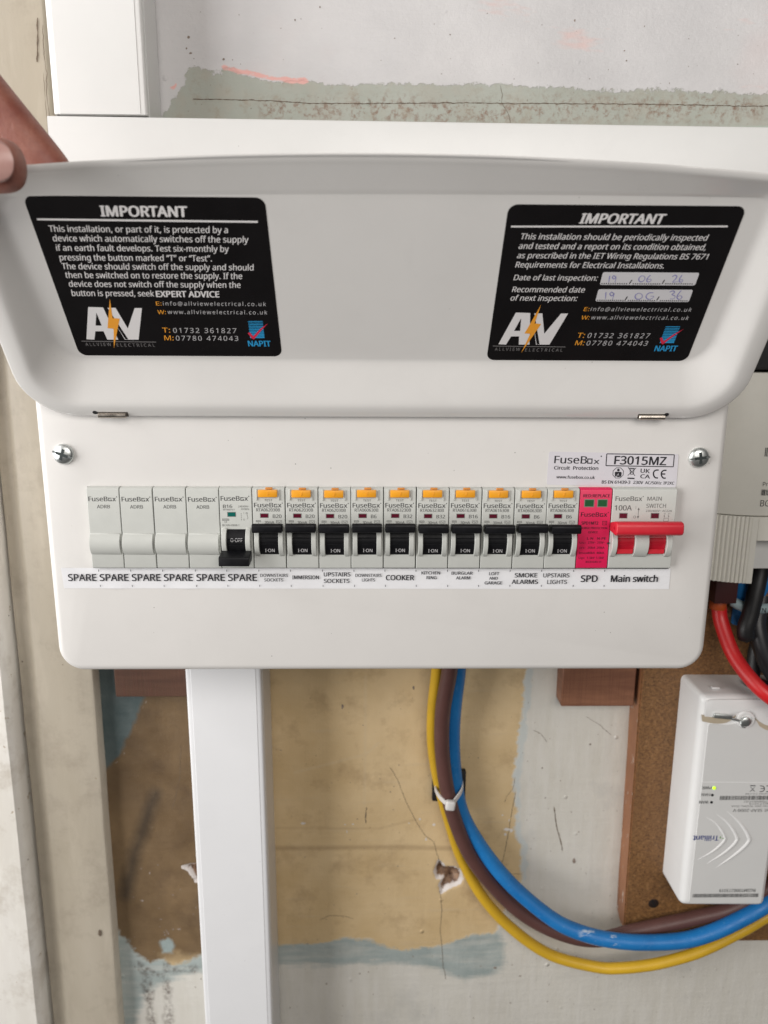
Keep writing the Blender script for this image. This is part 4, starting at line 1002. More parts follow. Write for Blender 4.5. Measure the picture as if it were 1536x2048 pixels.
text(m, 'I', 4.1, 4.35, 9.6, .9, Y); text(m, 'O', 3.9, 4.7, 5.9, .9, Y); m.frame(5.4, 6.4, 9.6, 10.4, .14, Y); m.quad_strip([(5.9, 9.4), (6.5, 7.3), (5.9, 6.6)], .18, Y)
m.build('lettering', M['ink_grey'], t, False)

# --- ten breakers with a test button, all switched on
def rcbo(i, code, amps, label):
    t = thing('circuit_breaker', label, 'circuit breaker', (dx(i), 0, 0), 'circuit breakers in the fuse board'); return t
RC = [('RTA062030B', 'B20', 'first breaker with orange test button, beside the switched-off breaker'), ('RTA062030B', 'B20', 'breaker above the circuit name for the immersion heater'), ('RTA062030B', 'B20', 'breaker above the circuit name for the upstairs sockets'),
      ('RTA060630B', 'B6', 'breaker above the circuit name for the downstairs lights'), ('RTA063230B', 'B32', 'breaker above the circuit name for the cooker'), ('RTA063230B', 'B32', 'breaker above the circuit name for the kitchen ring'),
      ('RTA061630B', 'B16', 'breaker above the circuit name for the burglar alarm'), ('RTA061630B', 'B16', 'breaker above the circuit name for loft and garage'), ('RTA060630B', 'B6', 'breaker above the circuit name for the smoke alarms'),
      ('RTA060630B', 'B6', 'breaker touching the pink surge protector')]
def rcbo_letters(code, amps):
    m = MB(); Y = -4.06
    text(m, 'TEST', -2.3, 2.1, 16.75, 1.15, Y, .3)
    brand(m, -8.0, 7.5, 13.3, 2.55, Y, 1.0); text(m, code, -6.9, 6.1, 11.0, 1.75, Y, .4)
    text(m, amps, 2.1, 6.9 if len(amps) > 2 else 5.1, 7.35, 1.95, Y, .5); text(m, '30mA', -2.5, 2.7, 4.1, 1.5, Y, .4)
    m.frame(-7.3, -4.6, 4.9, 6.0, .15, Y); text(m, '6000', -7.0, -4.9, 5.15, .6, Y); text(m, '3', -6.2, -5.6, 3.75, .8, Y)
    m.frame(3.9, 7.0, 4.5, 6.0, .15, Y); m.quad_strip([(4.2, 5.1), (4.9, 5.6), (5.6, 4.9), (6.6, 5.5)], .16, Y - .01); text(m, 'E3', 5.0, 6.4, 3.4, .8, Y)
    return m
first = None
for k, (code, amps, label) in enumerate(RC):
    i = 5 + k
    if first is None:
        t = first = rcbo(i, code, amps, label)
        body(t)
        guards(t, ((-7.9, -5.35), (5.25, 7.9)), 2.6, -14.7)
        d = drum(t, -5.25, 5.15, 2.2, -13.7, 'black')
        m = MB(); text(m, 'I·ON', -2.3, 2.9, -11.6, 1.85, -6.35, .4); tl = m.build('toggle_lettering', M['ink_grey_white'], d, False); tl.rotation_euler = (0, 0, 0)
        m = MB(); m.prism([(-6.2, .4), (-6.2, 4.6), (-13.2, 6.2), (-14.4, 5.9), (-15.0, 5.0), (-14.8, 1.9), (-14.0, 1.1)], -8.15, 8.05, 'x', .55, 2); m.build('handle', M['black'], d)
        m = MB(); m.box(-5.5, 5.0, -5.6, -3.8, 19.2, 23.3, .35, 2); bt = m.build('test_button', M['orange'], t)
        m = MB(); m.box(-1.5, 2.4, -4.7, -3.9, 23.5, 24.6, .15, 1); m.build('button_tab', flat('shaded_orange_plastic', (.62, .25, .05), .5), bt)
        m = MB(); m.box(-.45, -.1, -5.72, -5.5, 19.9, 21.8, .05, 1); m.box(.15, .5, -5.72, -5.5, 20.4, 22.4, .05, 1); m.build('button_mark', M['orange'], bt)
        m = MB(); m.box(-6.7, -6.1, -4.75, -3.9, 17.3, 23.6, .15, 1); m.box(5.6, 6.2, -4.75, -3.9, 17.3, 23.4, .15, 1); m.build('button_guard', M['device'], t)
        m = MB(); m.rect(-4.95, -.2, 7.3, 9.95, -4.05); wf = m.build('indicator_frame', M['device_dark'], t, False)
        m = MB(); m.box(-4.6, -.55, -4.15, -4.0, 7.6, 9.6); m.build('indicator_window', M['window_red'], wf)
        let0 = rcbo_letters(code, amps).build('lettering', M['ink_grey'], t, False)
        cache = {(code): let0.data}
    else:
        t = dup(first, (dx(i) + random.uniform(-.12, .12), random.uniform(-.25, .2), random.uniform(-.18, .12)), label)
        for c in t.children:
            if c.name.startswith('toggle') and not c.name.startswith('toggle_'): c.rotation_euler = (random.uniform(-.022, .022), 0, random.uniform(-.006, .006))
            if c.name.startswith('test_button'): c.location = (random.uniform(-.12, .12) * S, random.uniform(-.15, .2) * S, random.uniform(-.12, .12) * S)
        L_ = [c for c in t.children if c.name.startswith('lettering')][0]
        if code not in cache:
            tmp = rcbo_letters(code, amps).build('lettering', M['ink_grey'], None, False); cache[code] = tmp.data; bpy.data.objects.remove(tmp)
        L_.data = cache[code]

# --- surge protector
t = thing('surge_protector', 'bright pink surge protector with two green windows', 'surge protector', (dx(15), 0, 0))
body(t, mat='pink')
m = MB(); m.rect(-6.5, -.8, 13.7, 18.3, -4.05); m.rect(.8, 6.6, 13.7, 18.3, -4.05); wf = m.build('indicator_frame', flat('silver_grey_window_rim', (.22, .20, .17), .5), t, False)
for a, b_ in ((-6.0, -1.3), (1.3, 6.1)):
    m = MB(); m.box(a, b_, -4.15, -4.0, 14.2, 17.8); m.build('indicator_window', M['window_leaf'], t)
m = MB(); Y = -4.06
text(m, 'RED:REPLACE', -7.1, 7.6, 19.3, 1.75, Y, 1.25); brand(m, -7.8, 7.3, 8.3, 2.5, Y, .8)
text(m, 'SPD1MT2', -7.2, 2.1, 3.8, 1.7, Y, 1.35); m.frame(4.4, 7.0, 3.4, 5.9, .22, Y); text(m, 'T2', 4.9, 6.6, 3.9, 1.5, Y, .4)
text(m, 'SURGE PROTECTION', -7.1, 7.3, 1.2, 1.15, Y, 1.15); text(m, 'DEVICE', -3.0, 2.2, -1.2, 1.15, Y, 1.15)
text(m, 'L-N', -3.5, -.2, -4.9, 1.35, Y, 1.15); text(m, 'N-PE', 2.2, 7.0, -4.9, 1.35, Y, 1.15)
for zz, a, b_, c in ((-7.2, 'Uc:', '275V~', '255V~'), (-10.2, 'In:', '20kA', '20kA'), (-13.2, 'Imax:', '40kA', '40kA'), (-16.1, 'Up:', '1.5kV', '1.5kV')):
    text(m, a, -7.6, -7.6 + .95 * len(a) + .5, zz, 1.2, Y, .7); text(m, b_, -2.9, 1.4, zz, 1.25, Y, .8); text(m, c, 2.3, 6.6, zz, 1.25, Y, .8)
text(m, 'IEC61643-11', -3.5, 5.2, -18.4, 1.1, Y, 1.15)
m.build('lettering', M['ink_maroon'], t, False)

# --- main switch, two modules wide
t = thing('main_switch', 'main switch with wide red bar handle at right end of row', 'switch', (dx(16) + PW / 2, 0, 0))
body(t, hw=HW + PW / 2)
guards(t, ((-17.6, -14.6),), 2.0, -15.0); guards(t, ((-4.7, 3.1),), 2.0, -15.0); guards(t, ((13.0, 16.2),), 2.0, -15.0)
for a, b_ in ((-14.5, -4.8), (3.2, 12.9)):
    d = drum(t, a, b_, 1.8, -13.4, 'red_deep', 2.7)
    m = MB(); m.box(a + .4, b_ - .4, -6.6, -5.2, -12.4, -9.8, .2, 1); m.build('toggle_step', M['red'], d)
m = MB(); m.prism([(-5.5, .6), (-5.5, 5.6), (-14.2, 8.0), (-16.3, 7.7), (-17.4, 6.2), (-17.6, 2.4), (-16.8, 1.0), (-14.8, .2)], -18.9, 17.9, 'x', .8, 3); h_ = m.build('handle', M['red'], t)
m = MB(); m.lathe([(.9, 0), (.9, -.2)], (-18.95, -13.4, 4.0), 'x', 14); m.build('handle_hole', M['red_deep'], h_)
for a in (-13.3, 4.4):
    m = MB(); m.rect(a - .35, a + 4.35, 7.3, 10.5, -4.05); wf = m.build('indicator_frame', M['device_dark'], t, False)
    m = MB(); m.box(a, a + 4.0, -4.15, -4.0, 7.6, 10.1); m.build('indicator_window', M['window_red'], wf)
m = MB(); Y = -4.06
brand(m, -16.3, -1.0, 17.3, 2.6, Y, 1.0); text(m, 'MAIN', 1.4, 9.4, 17.5, 2.2, Y, .2); text(m, 'SWITCH', 1.2, 12.1, 13.4, 2.3, Y, .2)
text(m, '230/400V~ AC22A', 1.1, 15.7, 11.1, 1.15, Y, .2); text(m, '100A', -16.4, -6.9, 11.9, 2.9, Y, .9)
text(m, 'I', -4.75, -4.45, 12.7, 1.5, Y); text(m, 'O', -5.6, -4.2, 7.4, 1.5, Y)
m.quad_strip([(-3.0, 8.6), (-3.0, 12.2)], .25, Y); m.poly([(-3.6, 12.2), (-2.4, 12.2), (-3.0, 13.6)], Y); m.poly([(-3.6, 8.6), (-3.0, 7.2), (-2.4, 8.6)], Y)
for a in (11.2, 13.6):
    text(m, '1' if a < 12 else '3', a, a + .5, 9.6, .8, Y); text(m, '1', a + .8, a + 1.1, 9.6, .8, Y); m.rect(a + .4, a + .6, 7.9, 9.3, Y); m.quad_strip([(a + .1, 8.9), (a + .9, 8.4)], .16, Y - .02)
m.frame(11.5, 14.2, 5.6, 7.6, .18, Y); text(m, '2', 10.9, 11.4, 4.2, .8, Y); text(m, '4', 13.0, 13.6, 4.2, .8, Y)
m.build('lettering', M['ink_light'], t, False)
m = MB(); m.lathe([(.45, 0), (.45, -.9)], (-18.4, -4.6, -6.9), 'x', 10); m.build('link_pin', M['steel_dark'], t)

# ------------------------------------------------------------------ cables, clip and tie
def cable(name, label, pts, r, mat, group=None):
    o = MB().tube(pts, lambda u: r * (1 + .018 * math.sin(41 * u + r) * math.sin(17 * u)), 20).build(name, M[mat], None, True, 60)
    # put the origin on the cable
    return tag(o, label, 'cable', group)
G = 'meter tails below the fuse board'
c_b = cable('meter_cable', 'thick blue cable looping from fuse board under the white hub', BLUE_CABLE + [(322, 84, -170), (318, 80, -90), (316, 78, -40)], 5.7, 'cable_blue', G)
cable('meter_cable', 'thick brown cable looping between the yellow and blue cables', BROWN_CABLE + [(336, 84, -190), (333, 80, -90), (331, 78, -40)], 5.6, 'cable_brown', G)
cable('meter_cable', 'thinner yellow cable hanging lowest of the loop of cables', YELLOW_CABLE + [(352, 86, -200), (356, 86, -60), (356, 86, 60)], 4.3, 'cable_yellow', G)
t = thing('tie_mount', 'black square stick-on cable tie base behind the cables', 'cable clip', (54, WY - 1.4, -229))
MB().box(-12.8, 12.8, -4.2, .6, -12.9, 12.9, .9, 2).build('base_plate', M['black_soft'], t)
MB().box(-5, 5, -6.0, -4.2, -6, 6, .5, 1).build('tie_slot', M['black_soft'], t)
t = thing('cable_tie', 'white nylon cable tie round the three cables', 'cable tie', (0, 0, 0))
loop = [(43.5, 106, -226.0), (42.6, 99, -226.0), (43.6, 93, -226.8), (46.5, 87.5, -228.2), (50, 83.4, -229.0), (54, 83.0, -228.8), (58.2, 86.2, -226.2), (61.8, 90.8, -223.6), (63.4, 97, -222.6), (62.6, 104, -223.0)]
P = smooth_path(loop, 1.0); v = []; f = []
for i, p in enumerate(P):
    tn = (P[min(i + 1, len(P) - 1)] - P[max(i - 1, 0)]).normalized(); up = Vector((0, 0, 1)); up = (up - tn * up.dot(tn)).normalized(); nn = tn.cross(up)
    for a_, b_ in ((1.8, .45), (1.8, -.45), (-1.8, -.45), (-1.8, .45)): v.append(tuple(p + up * a_ + nn * b_))
for i in range(len(P) - 1):
    for k in range(4): f.append((i * 4 + k, i * 4 + (k + 1) % 4, (i + 1) * 4 + (k + 1) % 4, (i + 1) * 4 + k))
f += [(0, 1, 2, 3)[::-1], tuple(len(P) * 4 - 4 + k for k in range(4))]
mk('strap', v, f, M['tie'], t)
Mx = Matrix.Translation((52.6, 81.4, -229.4)) @ Matrix.Rotation(.12, 4, 'Y')
MB().box(-3.6, 3.6, -2.4, 2.2, -3.9, 3.9, 1.6, 3, M=Mx).build('tie_head', M['tie'], t)

# ------------------------------------------------------------------ electricity meter
t = thing('electricity_meter', 'grey electricity meter with ribbed terminal cover, at the right edge', 'meter', (205, 92, 0))
def front(x):          # depth of the rounded left flank (local)
    d = max(0, 33 - x); return 42 - 92 + 9.5 * (d / 30) ** 2
xs = [-6, -2, 2, 5, 8, 11, 14, 17, 20, 23, 26, 29, 33, 60, 110, 130]
m = MB(); prof = [(x, front(x)) for x in xs] + [(130, 0), (-6, 0)]
m.prism([(x, y) for x, y in prof], -1.6, 86.0, 'z', .5, 2); m.build('meter_body', M['meter'], t, True, 25)
# terminal cover with moulded ribs and its cut-out
m = MB(); rib = []
x = -6.0
while x < 25.5:
    rib += [(x, front(x) - .3), (x + .35, front(x + .35) - 1.1), (x + 1.3, front(x + 1.3) - 1.1), (x + 1.65, front(x + 1.65) - .3)]; x += 2.35
rib += [(27, front(27) - .9), (30.4, front(30.4) - .9)]
m.prism(rib + [(30.4, 0), (-6, 0)], -45.5, -2.2, 'z', .15, 1); m.build('terminal_cover', M['meter'], t, True, 25)
m = MB(); m.prism([(30.4, front(30) - .9), (130, front(40) - .9), (130, 0), (30.4, 0)], -17.5, -2.2, 'z', .3, 1); m.build('cover_bridge', M['meter'], t)
m = MB(); m.box(30.4, 130, front(40) + 9, -2, -38.5, -17.5, .4, 1); m.build('recessed_plate', M['meter_pale'], t)
m = MB(); Y = front(40) - .06
def bars(mb, x0, x1, z0, z1, y, n, seed):
    rg = random.Random(seed); x = x0
    while x < x1:
        wb = rg.choice((.25, .35, .5, .7)) * n; mb.rect(x, min(x + wb, x1), z0, z1, y); x += wb + rg.choice((.22, .3, .45)) * n
bars(m, 29.6, 75, 35.8, 41.2, front(30) - .25, 1.0, 5); bars(m, 30.2, 80, 11.5, 15.2, front(31) - .2, 1.0, 6)
text(m, 'Product ID', 30.6, 47, 17.3, 2.6, front(31) - .2, .1); text(m, 'BG14702', 30.4, 50, 4.6, 3.9, front(31) - .2, .1)
for k, s_ in enumerate(('1', '2', 'L')): text(m, s_, 31.5, None, 78 - k * 5.5 - 22, 3.0, front(31) - .2)
m.build('lettering', M['ink_grey'], t, False)
t = thing('black_cutout', 'black housing partly hidden above the electricity meter', 'housing', (232, 92, 108))
MB().box(-14, 100, -40, 0, -20.5, 60, 2, 2).build('case', M['black_soft'], t)
MB().tube([(6, -41.5, -18), (9, -42.5, -12), (8, -42, -6), (12, -42, 0)], .35, 6).build('loose_thread', M['ink_light'], t)

# cables under the meter
G = 'cables under the meter'
t = thing('meter_tail', 'thick red cable curving down from the electricity meter', 'cable', (0, 0, 0), G)
MB().tube(RED_CABLE + [(318, 46, -172), (330, 58, -230), (332, 70, -300)], 5.0, 20).build('sheath', M['cable_red'], t, True, 60)
MB().lathe([(5.4, -3.2), (5.6, -2.9), (5.6, 2.7), (5.4, 3.0)], (235.6, 82, -73.5), 'z', 20).build('tape_band', M['tape_orange'], t)
MB().box(228, 243.5, 72, 91, -70, -38, 1, 2).build('terminal_shroud', M['maroon'], t)
t = thing('meter_tail', 'black sleeved cable end hanging under the meter', 'cable', (0, 0, 0), G)
MB().tube(BLACK_CABLE + [(253.0, 71, -97.5)], lambda u: 5.6 if u < .93 else max(.6, 5.6 * math.sqrt(max(0, 1 - ((u - .93) / .07) ** 2))), 18).build('sheath', M['cable_black'], t, True, 60)
t = thing('meter_tail', 'charcoal cable bending down at the right edge behind red cable', 'cable', (0, 0, 0), G)
MB().tube(GREY_CABLE, 6.0, 20).build('sheath', M['cable_grey'], t, True, 60)
t = thing('meter_tail', 'black cable entering the top of the white communications hub', 'cable', (0, 0, 0), G)
MB().tube(BLACK_CABLE_B, 5.2, 16).build('sheath', M['cable_black'], t, True, 60)
t = thing('meter_tail', 'blue cable with pale lettered tag under the meter', 'cable', (0, 0, 0), G)
MB().tube([(252, 86, -40), (252.5, 86, -60), (254, 88, -90)], 4.2, 16).build('sheath', M['cable_blue'], t, True, 60)
MB().tube([(268.5, 80, -36), (266.5, 80, -56), (263.5, 82, -68), (260, 86, -84)], 3.6, 16).build('second_core', M['cable_blue'], t, True, 60)
MB().tube([(246, 83, -72.0), (252, 78.5, -74.5), (258, 77, -75.2), (264, 77, -75.0), (269.5, 79, -75)], 3.6, 14).build('tag_sleeve', M['tag'], t, True, 60)
m = MB(); text(m, 'N', 262.2, 265.0, -76.6, 3.2, 73.3, .2); m.build('tag_lettering', M['ink_black'], t, False)

# ------------------------------------------------------------------ communications hub, hung upside down
t = thing('communications_hub', 'white communications hub mounted upside down on chipboard with green light', 'hub', (218.5, 92, -130))
ox = lambda x: x - 218.5
oz = lambda z: z + 130
def hubsec(ins, y, r=4.0):
    P = [(219.3 + ins, -131.0 - ins), (283.6 - ins, -131.6 - ins), (283.0 - ins, -299.0 + ins), (220.0 + ins, -298.2 + ins)]
    return rounded([(ox(a), oz(b)) for a, b in P][::-1], r, 5), y
secs = [hubsec(0, 0), hubsec(.2, 63.5 - 92), hubsec(.7, 61.0 - 92), hubsec(1.8, 59.3 - 92), hubsec(3.2, 58.4 - 92, 3.6), hubsec(5.2, 58.0 - 92, 3.2)]
v = []; f = []; n_ = len(secs[0][0])
for P, y in secs: v += [(x, y, z) for x, z in P]
for i in range(len(secs) - 1):
    for k in range(n_): f.append((i * n_ + k, i * n_ + (k + 1) % n_, (i + 1) * n_ + (k + 1) % n_, (i + 1) * n_ + k))
f.append(tuple((len(secs) - 1) * n_ + k for k in range(n_)))
b = bmesh.new(); vs = [b.verts.new(p) for p in v]
for g in f: b.faces.new([vs[i] for i in g])
bmesh.ops.recalc_face_normals(b, faces=b.faces)
if max(b.faces, key=lambda g: g.calc_area()).normal.y > 0: bmesh.ops.reverse_faces(b, faces=b.faces)
MB().bm(b).build('hub_case', M['hub'], t, True, 45)
FY = 58.0 - 92
m = MB(); m.prism(rounded([(ox(226.0), oz(-294.6)), (ox(278.6), oz(-294.6)), (ox(279), oz(-150.5)), (ox(252), oz(-149)), (ox(240), oz(-152.5)), (ox(226.0), oz(-151.5))], 1.6, 3), FY - .5, FY + .3, 'y'); m.build('front_plate', M['hub_face'], t, False)
m = MB(); m.prism([(ox(225.5), oz(-196.3)), (ox(279.5), oz(-197.0)), (ox(279.5), oz(-196.5)), (ox(225.5), oz(-195.8))], FY - .62, FY, 'y'); m.build('plate_seam', M['hub'], t, False)
m = MB(); m.prism([(ox(p.x), oz(p.z)) for p in smooth_path([(220.5, 0, -145.0), (228, 0, -146.4), (236, 0, -146.6), (244, 0, -145.2)], 1)] + [(ox(p.x), oz(p.z)) for p in smooth_path([(244, 0, -146.4), (238, 0, -150.6), (230, 0, -151.2), (221.5, 0, -149.6)], 1)], FY - .6, FY + .3, 'y', 0); m.build('seam_ledge', M['hub_tan'], t, False)
m = MB(); m.prism([(ox(p.x), oz(p.z)) for p in smooth_path([(222.6, 0, -136.5), (224.5, 0, -134.0), (240, 0, -133.4), (279, 0, -133.6)], 1)] + [(ox(279.4), oz(-153.5))] + [(ox(p.x), oz(p.z)) for p in smooth_path([(266, 0, -152.6), (259, 0, -148.2), (256.4, 0, -143.6), (250.8, 0, -141.2), (245.2, 0, -143.8), (242, 0, -146.4), (236, 0, -147.2), (222.4, 0, -146.0)], 1)], FY - .75, FY + .3, 'y', .3, 2); m.build('cap_plate', M['hub'], t, True, 30)
m = MB(); m.prism([(ox(p.x), oz(p.z)) for p in smooth_path([(257.6, 0, -147.4), (261, 0, -150.0), (267, 0, -152.9), (279.4, 0, -153.6)], 1)] + [(ox(p.x), oz(p.z)) for p in smooth_path([(279.4, 0, -156.4), (268, 0, -156.6), (261.5, 0, -153.6)], 1)], FY - .55, FY + .3, 'y', 0); m.build('seam_ledge', M['hub_tan'], t, False)
m = MB(); m.lathe([(6.4, .2), (6.3, -1.0), (5.9, -1.6), (4.6, -1.7), (4.4, -.6)], (ox(250.8), FY, oz(-148.2)), 'y', 28); bo = m.build('screw_boss', M['hub'], t)
m = MB(); m.lathe([(3.5, -.4), (3.4, -2.4), (2.6, -2.9), (.3, -3.0)], (ox(250.8), FY, oz(-149.4)), 'y', 24); ss = m.build('seal_screw', M['steel'], t)
m = MB(); m.tube([(ox(250.8) + 3.2 * math.cos(a_), FY - 1.4 - .5 * math.sin(a_ * 2), oz(-150.2) + 3.6 * math.sin(a_)) for a_ in [k * .5 for k in range(13)]], .5, 8, step=1); m.build('seal_wire', M['steel'], t)
m = MB(); m.box(-8.5, 4.5, -1.1, 1.1, -1.7, 1.7, .8, 2, M=Matrix.Translation((ox(236.5), FY - 1.6, oz(-145.4))) @ Matrix.Rotation(.10, 4, 'Y')); m.box(4.0, 10.2, -.7, .7, -.9, .9, .4, 1, M=Matrix.Translation((ox(236.5), FY - 1.6, oz(-145.6))) @ Matrix.Rotation(.30, 4, 'Y')); m.build('seal_crimp', M['steel'], t)
m = MB(); m.box(ox(231), ox(236.5), 68 - 92, 71 - 92, .0 - .8, .35, .3, 1); m.build('case_clip', M['hub'], t)
# raised swooshes
for k, (ax, tx, sc_) in enumerate(((247.0, 236, 1.0), (255.8, 240.5, 1.1), (264.6, 246.0, 1.2))):
    cz = -241.0 - .5 * k
    up_ = [(ax - 14.5 * sc_ - 1.5, 0, cz + 17.5 * sc_ ** 1.5), (ax - 8 * sc_, 0, cz + 12.2 * sc_), (ax - 2.8 * sc_, 0, cz + 5.5 * sc_), (ax, 0, cz)]
    dn_ = [(ax, 0, cz), (ax - 2.0 * sc_, 0, cz - 4.0 * sc_), (ax - 8 * sc_, 0, cz - 10.5 * sc_), (ax - 17 * sc_ - 1.5, 0, cz - 17.5 * sc_ ** 1.5)]
    Q = smooth_path(up_, 1.2)[:-1] + smooth_path(dn_, 1.2); v = []; f = []; nq = len(Q)
    for i, p in enumerate(Q):
        u = i / (nq - 1); tn = Q[min(i + 1, nq - 1)] - Q[max(i - 1, 0)]; tn.normalize(); nn = Vector((-tn.z, 0, tn.x)); wd = 1.5 * max(.05, math.sin(math.pi * min(1, u * .98 + .01)) ** .8) * sc_
        for a_, h in ((-1, 0), (-.35, .55), (.35, .55), (1, 0)):
            q = p + nn * a_ * wd * .8; v.append((ox(q.x), FY - .5 - h * wd * .62, oz(q.z)))
    for i in range(nq - 1):
        for j in range(3): f.append((i * 4 + j, (i + 1) * 4 + j, (i + 1) * 4 + j + 1, i * 4 + j + 1))
    b = bmesh.new(); vs = [b.verts.new(p) for p in v]
    for g in f: b.faces.new([vs[i] for i in g])
    bmesh.ops.recalc_face_normals(b, faces=b.faces)
    if sum(g.normal.y for g in b.faces) > 0: bmesh.ops.reverse_faces(b, faces=b.faces)
    MB().bm(b).build('raised_swoosh', M['hub'], t)
Y = FY - .56
def flip_text(mb, s_, xl, xr, zt, cap, bold=0, z2=None):
    """upside-down text spanning xl..xr with its feet upward at zt"""
    cx, cz = ox((xl + xr) / 2), oz(zt); text(mb, s_, ox(xl), ox(xr), cz, cap, Y, bold, flip=(cx, cz))
m = MB()
flip_text(m, 'PWR', 226.3, 232.9, -200.6 + 1.3, 2.4, .8); flip_text(m, 'HAN', 226.2, 232.3, -206.1 + 1.3, 2.3, .8); flip_text(m, 'WAN', 225.4, 231.8, -212.0 + 1.3, 2.3, .8)
flip_text(m, 'Model: SEAP-2000-V', 250.0, 283.0, -217.4, 2.3, .5)
m.build('lettering', M['ink_grey'], t, False)
m = MB(); flip_text(m, 'Input: AC230-240V, 50-60Hz, 35mA', 248.5, 284, -216.0 + 1.4, 1.2, .2); flip_text(m, 'WDPD00273319', 261.0, 286, -213.1 + .5, 1.3, .2); flip_text(m, 'S/N: 001477000001C07', 257.0, 288, -211.2 + .3, 1.3, .2); flip_text(m, 'by art meter Co Ltd', 257.6, 283, -205.6 + .6, 1.1, .2)
bars(m, ox(239.6), ox(278), oz(-210.2), oz(-207.0), Y, .95, 11)
m.build('small_lettering', M['ink_grey'], t, False)
m = MB(); flip_text(m, 'BGSMT000273319', 247.0, 273.4, -283.6 + 1.0, 2.6, .9); bars(m, ox(228.0), ox(276.2), oz(-289.6), oz(-286.6), Y, .8, 4); m.build('serial_barcode', M['ink_grey'], t, False)
m = MB(); flip_text(m, 'Trilliant', 223.8, 242.0, -240.6 + 2.0, 4.1, 1.2); m.build('maker_name', M['ink_navy'], t, False)
m = MB()
for k in range(3):
    a_ = k * 2.094 + .6; c_ = (ox(244.6), oz(-239.8)); m.quad_strip([(c_[0] + 1.5 * math.cos(a_ + q * .3), c_[1] + 1.5 * math.sin(a_ + q * .3)) for q in range(5)], lambda u: .3 + .9 * u, Y - .004 * k)
m.build('maker_emblem', M['ink_leaf'], t, False)
m = MB()
P = smooth_path([(271.5, 0, -199.2), (274.0, 0, -199.6), (275.2, 0, -201.6), (274.2, 0, -203.6), (271.8, 0, -203.8)], .5); m.quad_strip([(ox(p.x), oz(p.z)) for p in P], .6, Y)
P = smooth_path([(267.0, 0, -199.2), (269.2, 0, -199.6), (270.4, 0, -201.4), (269.6, 0, -203.4), (267.2, 0, -203.8)], .5); m.quad_strip([(ox(p.x), oz(p.z)) for p in P], .6, Y); m.quad_strip([(ox(267.6), oz(-201.4)), (ox(270.2), oz(-201.4))], .5, Y - .02)
m.rect(ox(260.0), ox(263.8), oz(-199.4), oz(-198.7), Y)
for k, (a_, b_) in enumerate((((260.2, -203.8), (263.4, -200.0)), ((263.8, -203.6), (260.4, -200.0)), ((260.9, -202.9), (263.2, -202.9)))): m.quad_strip([(ox(a_[0]), oz(a_[1])), (ox(b_[0]), oz(b_[1]))], .3, Y - .01 * (k + 1))
m.build('symbols', M['ink_black'], t, False)
m = MB(); m.lathe([(1.25, .1), (1.2, -.35), (.8, -.6), (.1, -.65)], (ox(234.7), FY - .5, oz(-200.7)), 'y', 18); m.build('power_light', M['led'], t)
for z in (-206.3, -212.0):
    m = MB(); m.lathe([(1.1, .1), (1.0, -.14), (.1, -.16)], (ox(234.0), FY - .5, oz(z)), 'y', 16); m.build('status_light', M['black_soft'], t)
m = MB(); m.lathe([(8.5, 0), (8.5, 2.2), (7, 2.6)], (ox(266), 74 - 92, oz(-131.0)), 'z', 24); m.build('cable_gland', M['black_soft'], t)

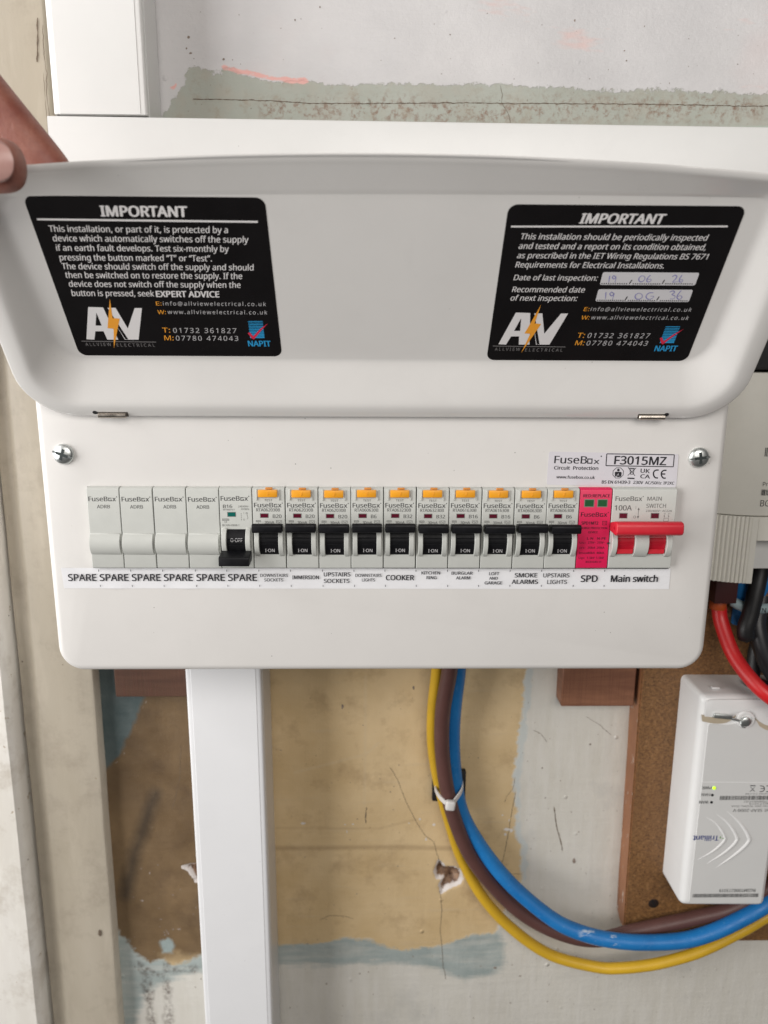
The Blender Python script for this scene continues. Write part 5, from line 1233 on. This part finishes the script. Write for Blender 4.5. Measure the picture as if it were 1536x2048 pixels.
# ------------------------------------------------------------------ the hand holding the lid open
def hand():
    J = {'wrist': ((-318, -62, 262), 27), 'palm': ((-272, -60, 238), 27), 'k1': ((-228, -50, 240), 12.5), 'k2': ((-238, -44, 218), 12.5), 'k3': ((-250, -42, 198), 12), 'k4': ((-262, -46, 182), 10.5),
         'th0': ((-262, -74, 214), 15.5), 'th1': ((-228, -86, 188), 12.4), 'th2': ((-194, -90, 172), 11.4), 'th3': ((-165, -89.5, 169.2), 11.2), 'th4': ((-150, -88.5, 168.4), 10.6), 'th5': ((-142, -88, 168.0), 8.2),
         'i1': ((-199.5, -46, 238), 10.6), 'i2': ((-174.7, -51, 209.6), 9.8), 'i2b': ((-164.2, -51, 196.6), 9.4), 'i3': ((-149.7, -51, 178.6), 9.2), 'i4': ((-140.5, -51.5, 168), 8.0),
         'm1': ((-214, -34, 214), 10.4), 'm2': ((-190, -34, 186), 9.6), 'm3': ((-168, -38, 160), 8.6), 'm4': ((-160, -38, 151), 7.2),
         'r1': ((-228, -32, 190), 9.8), 'r2': ((-206, -33, 164), 9.2), 'r3': ((-188, -38, 146), 8.0), 'r4': ((-182, -39, 139), 6.6),
         'p1': ((-244, -36, 168), 8.8), 'p2': ((-228, -38, 148), 8.0), 'p3': ((-216, -42, 134), 7.0), 'p4': ((-211, -43, 128), 5.6)}
    E = [('wrist', 'palm'), ('palm', 'k1'), ('palm', 'k2'), ('palm', 'k3'), ('palm', 'k4'), ('palm', 'th0'), ('th0', 'th1'), ('th1', 'th2'), ('th2', 'th3'), ('th3', 'th4'), ('th4', 'th5'),
         ('k1', 'i1'), ('i1', 'i2'), ('i2', 'i2b'), ('i2b', 'i3'), ('i3', 'i4'), ('k2', 'm1'), ('m1', 'm2'), ('m2', 'm3'), ('m3', 'm4'), ('k3', 'r1'), ('r1', 'r2'), ('r2', 'r3'), ('r3', 'r4'), ('k4', 'p1'), ('p1', 'p2'), ('p2', 'p3'), ('p3', 'p4')]
    nm = list(J)
    me = bpy.data.meshes.new('hand_cage'); me.from_pydata([tuple(c * S for c in J[k][0]) for k in nm], [(nm.index(a), nm.index(b_)) for a, b_ in E], []); me.update()
    o = bpy.data.objects.new('hand_cage', me); COL.objects.link(o)
    o.modifiers.new('skin', 'SKIN')
    for i, k in enumerate(nm): me.skin_vertices[0].data[i].radius = (J[k][1] * S * 1.06,) * 2
    me.skin_vertices[0].data[0].use_root = True
    sb = o.modifiers.new('sub', 'SUBSURF'); sb.levels = 3; sb.render_levels = 3
    bpy.context.view_layer.update()
    ev = o.evaluated_get(bpy.context.evaluated_depsgraph_get()); fin = bpy.data.meshes.new_from_object(ev); bpy.data.objects.remove(o)
    fin.name = 'skin'; fin.shade_smooth()
    t = thing('person', 'hand of a person pinching the open lid between thumb and finger', 'person', (-200, -60, 180))
    fin.transform(Matrix.Translation((.2, .06, -.18))); h = link('hand', fin, M['skin'], t)
    # thumb nail: a curved plate on the front of the thumb tip
    v = []; f = []; nu, nv = 14, 12
    for i in range(nu + 1):
        u = math.sin(i / nu * math.pi / 2); x = -164 + 22.0 * u
        cy, cz, r = -89.6 + 1.2 * u, 169.4 - .9 * u, 11.2 - 1.1 * u ** 2
        hw = .80 * math.sqrt(max(0.0, 1 - max(0, (u - .55) / .45) ** 2.6))
        for j in range(nv + 1):
            a = (j / nv * 2 - 1) * hw - .05
            v.append((x + 200, cy - r * math.cos(a) * (1.0) - .25 + 60 + 2.6 * max(0, u - .5) ** 2, cz + r * math.sin(a) - 180))
    for i in range(nu):
        for j in range(nv): f.append((i * (nv + 1) + j, (i + 1) * (nv + 1) + j, (i + 1) * (nv + 1) + j + 1, i * (nv + 1) + j + 1))
    no = mk('thumb_nail', v, f, M['nail'], h, True, 80)
    md = no.modifiers.new('thick', 'SOLIDIFY'); md.thickness = .0006; md.offset = 0
hand()
bpy.data.objects.remove(_fo)
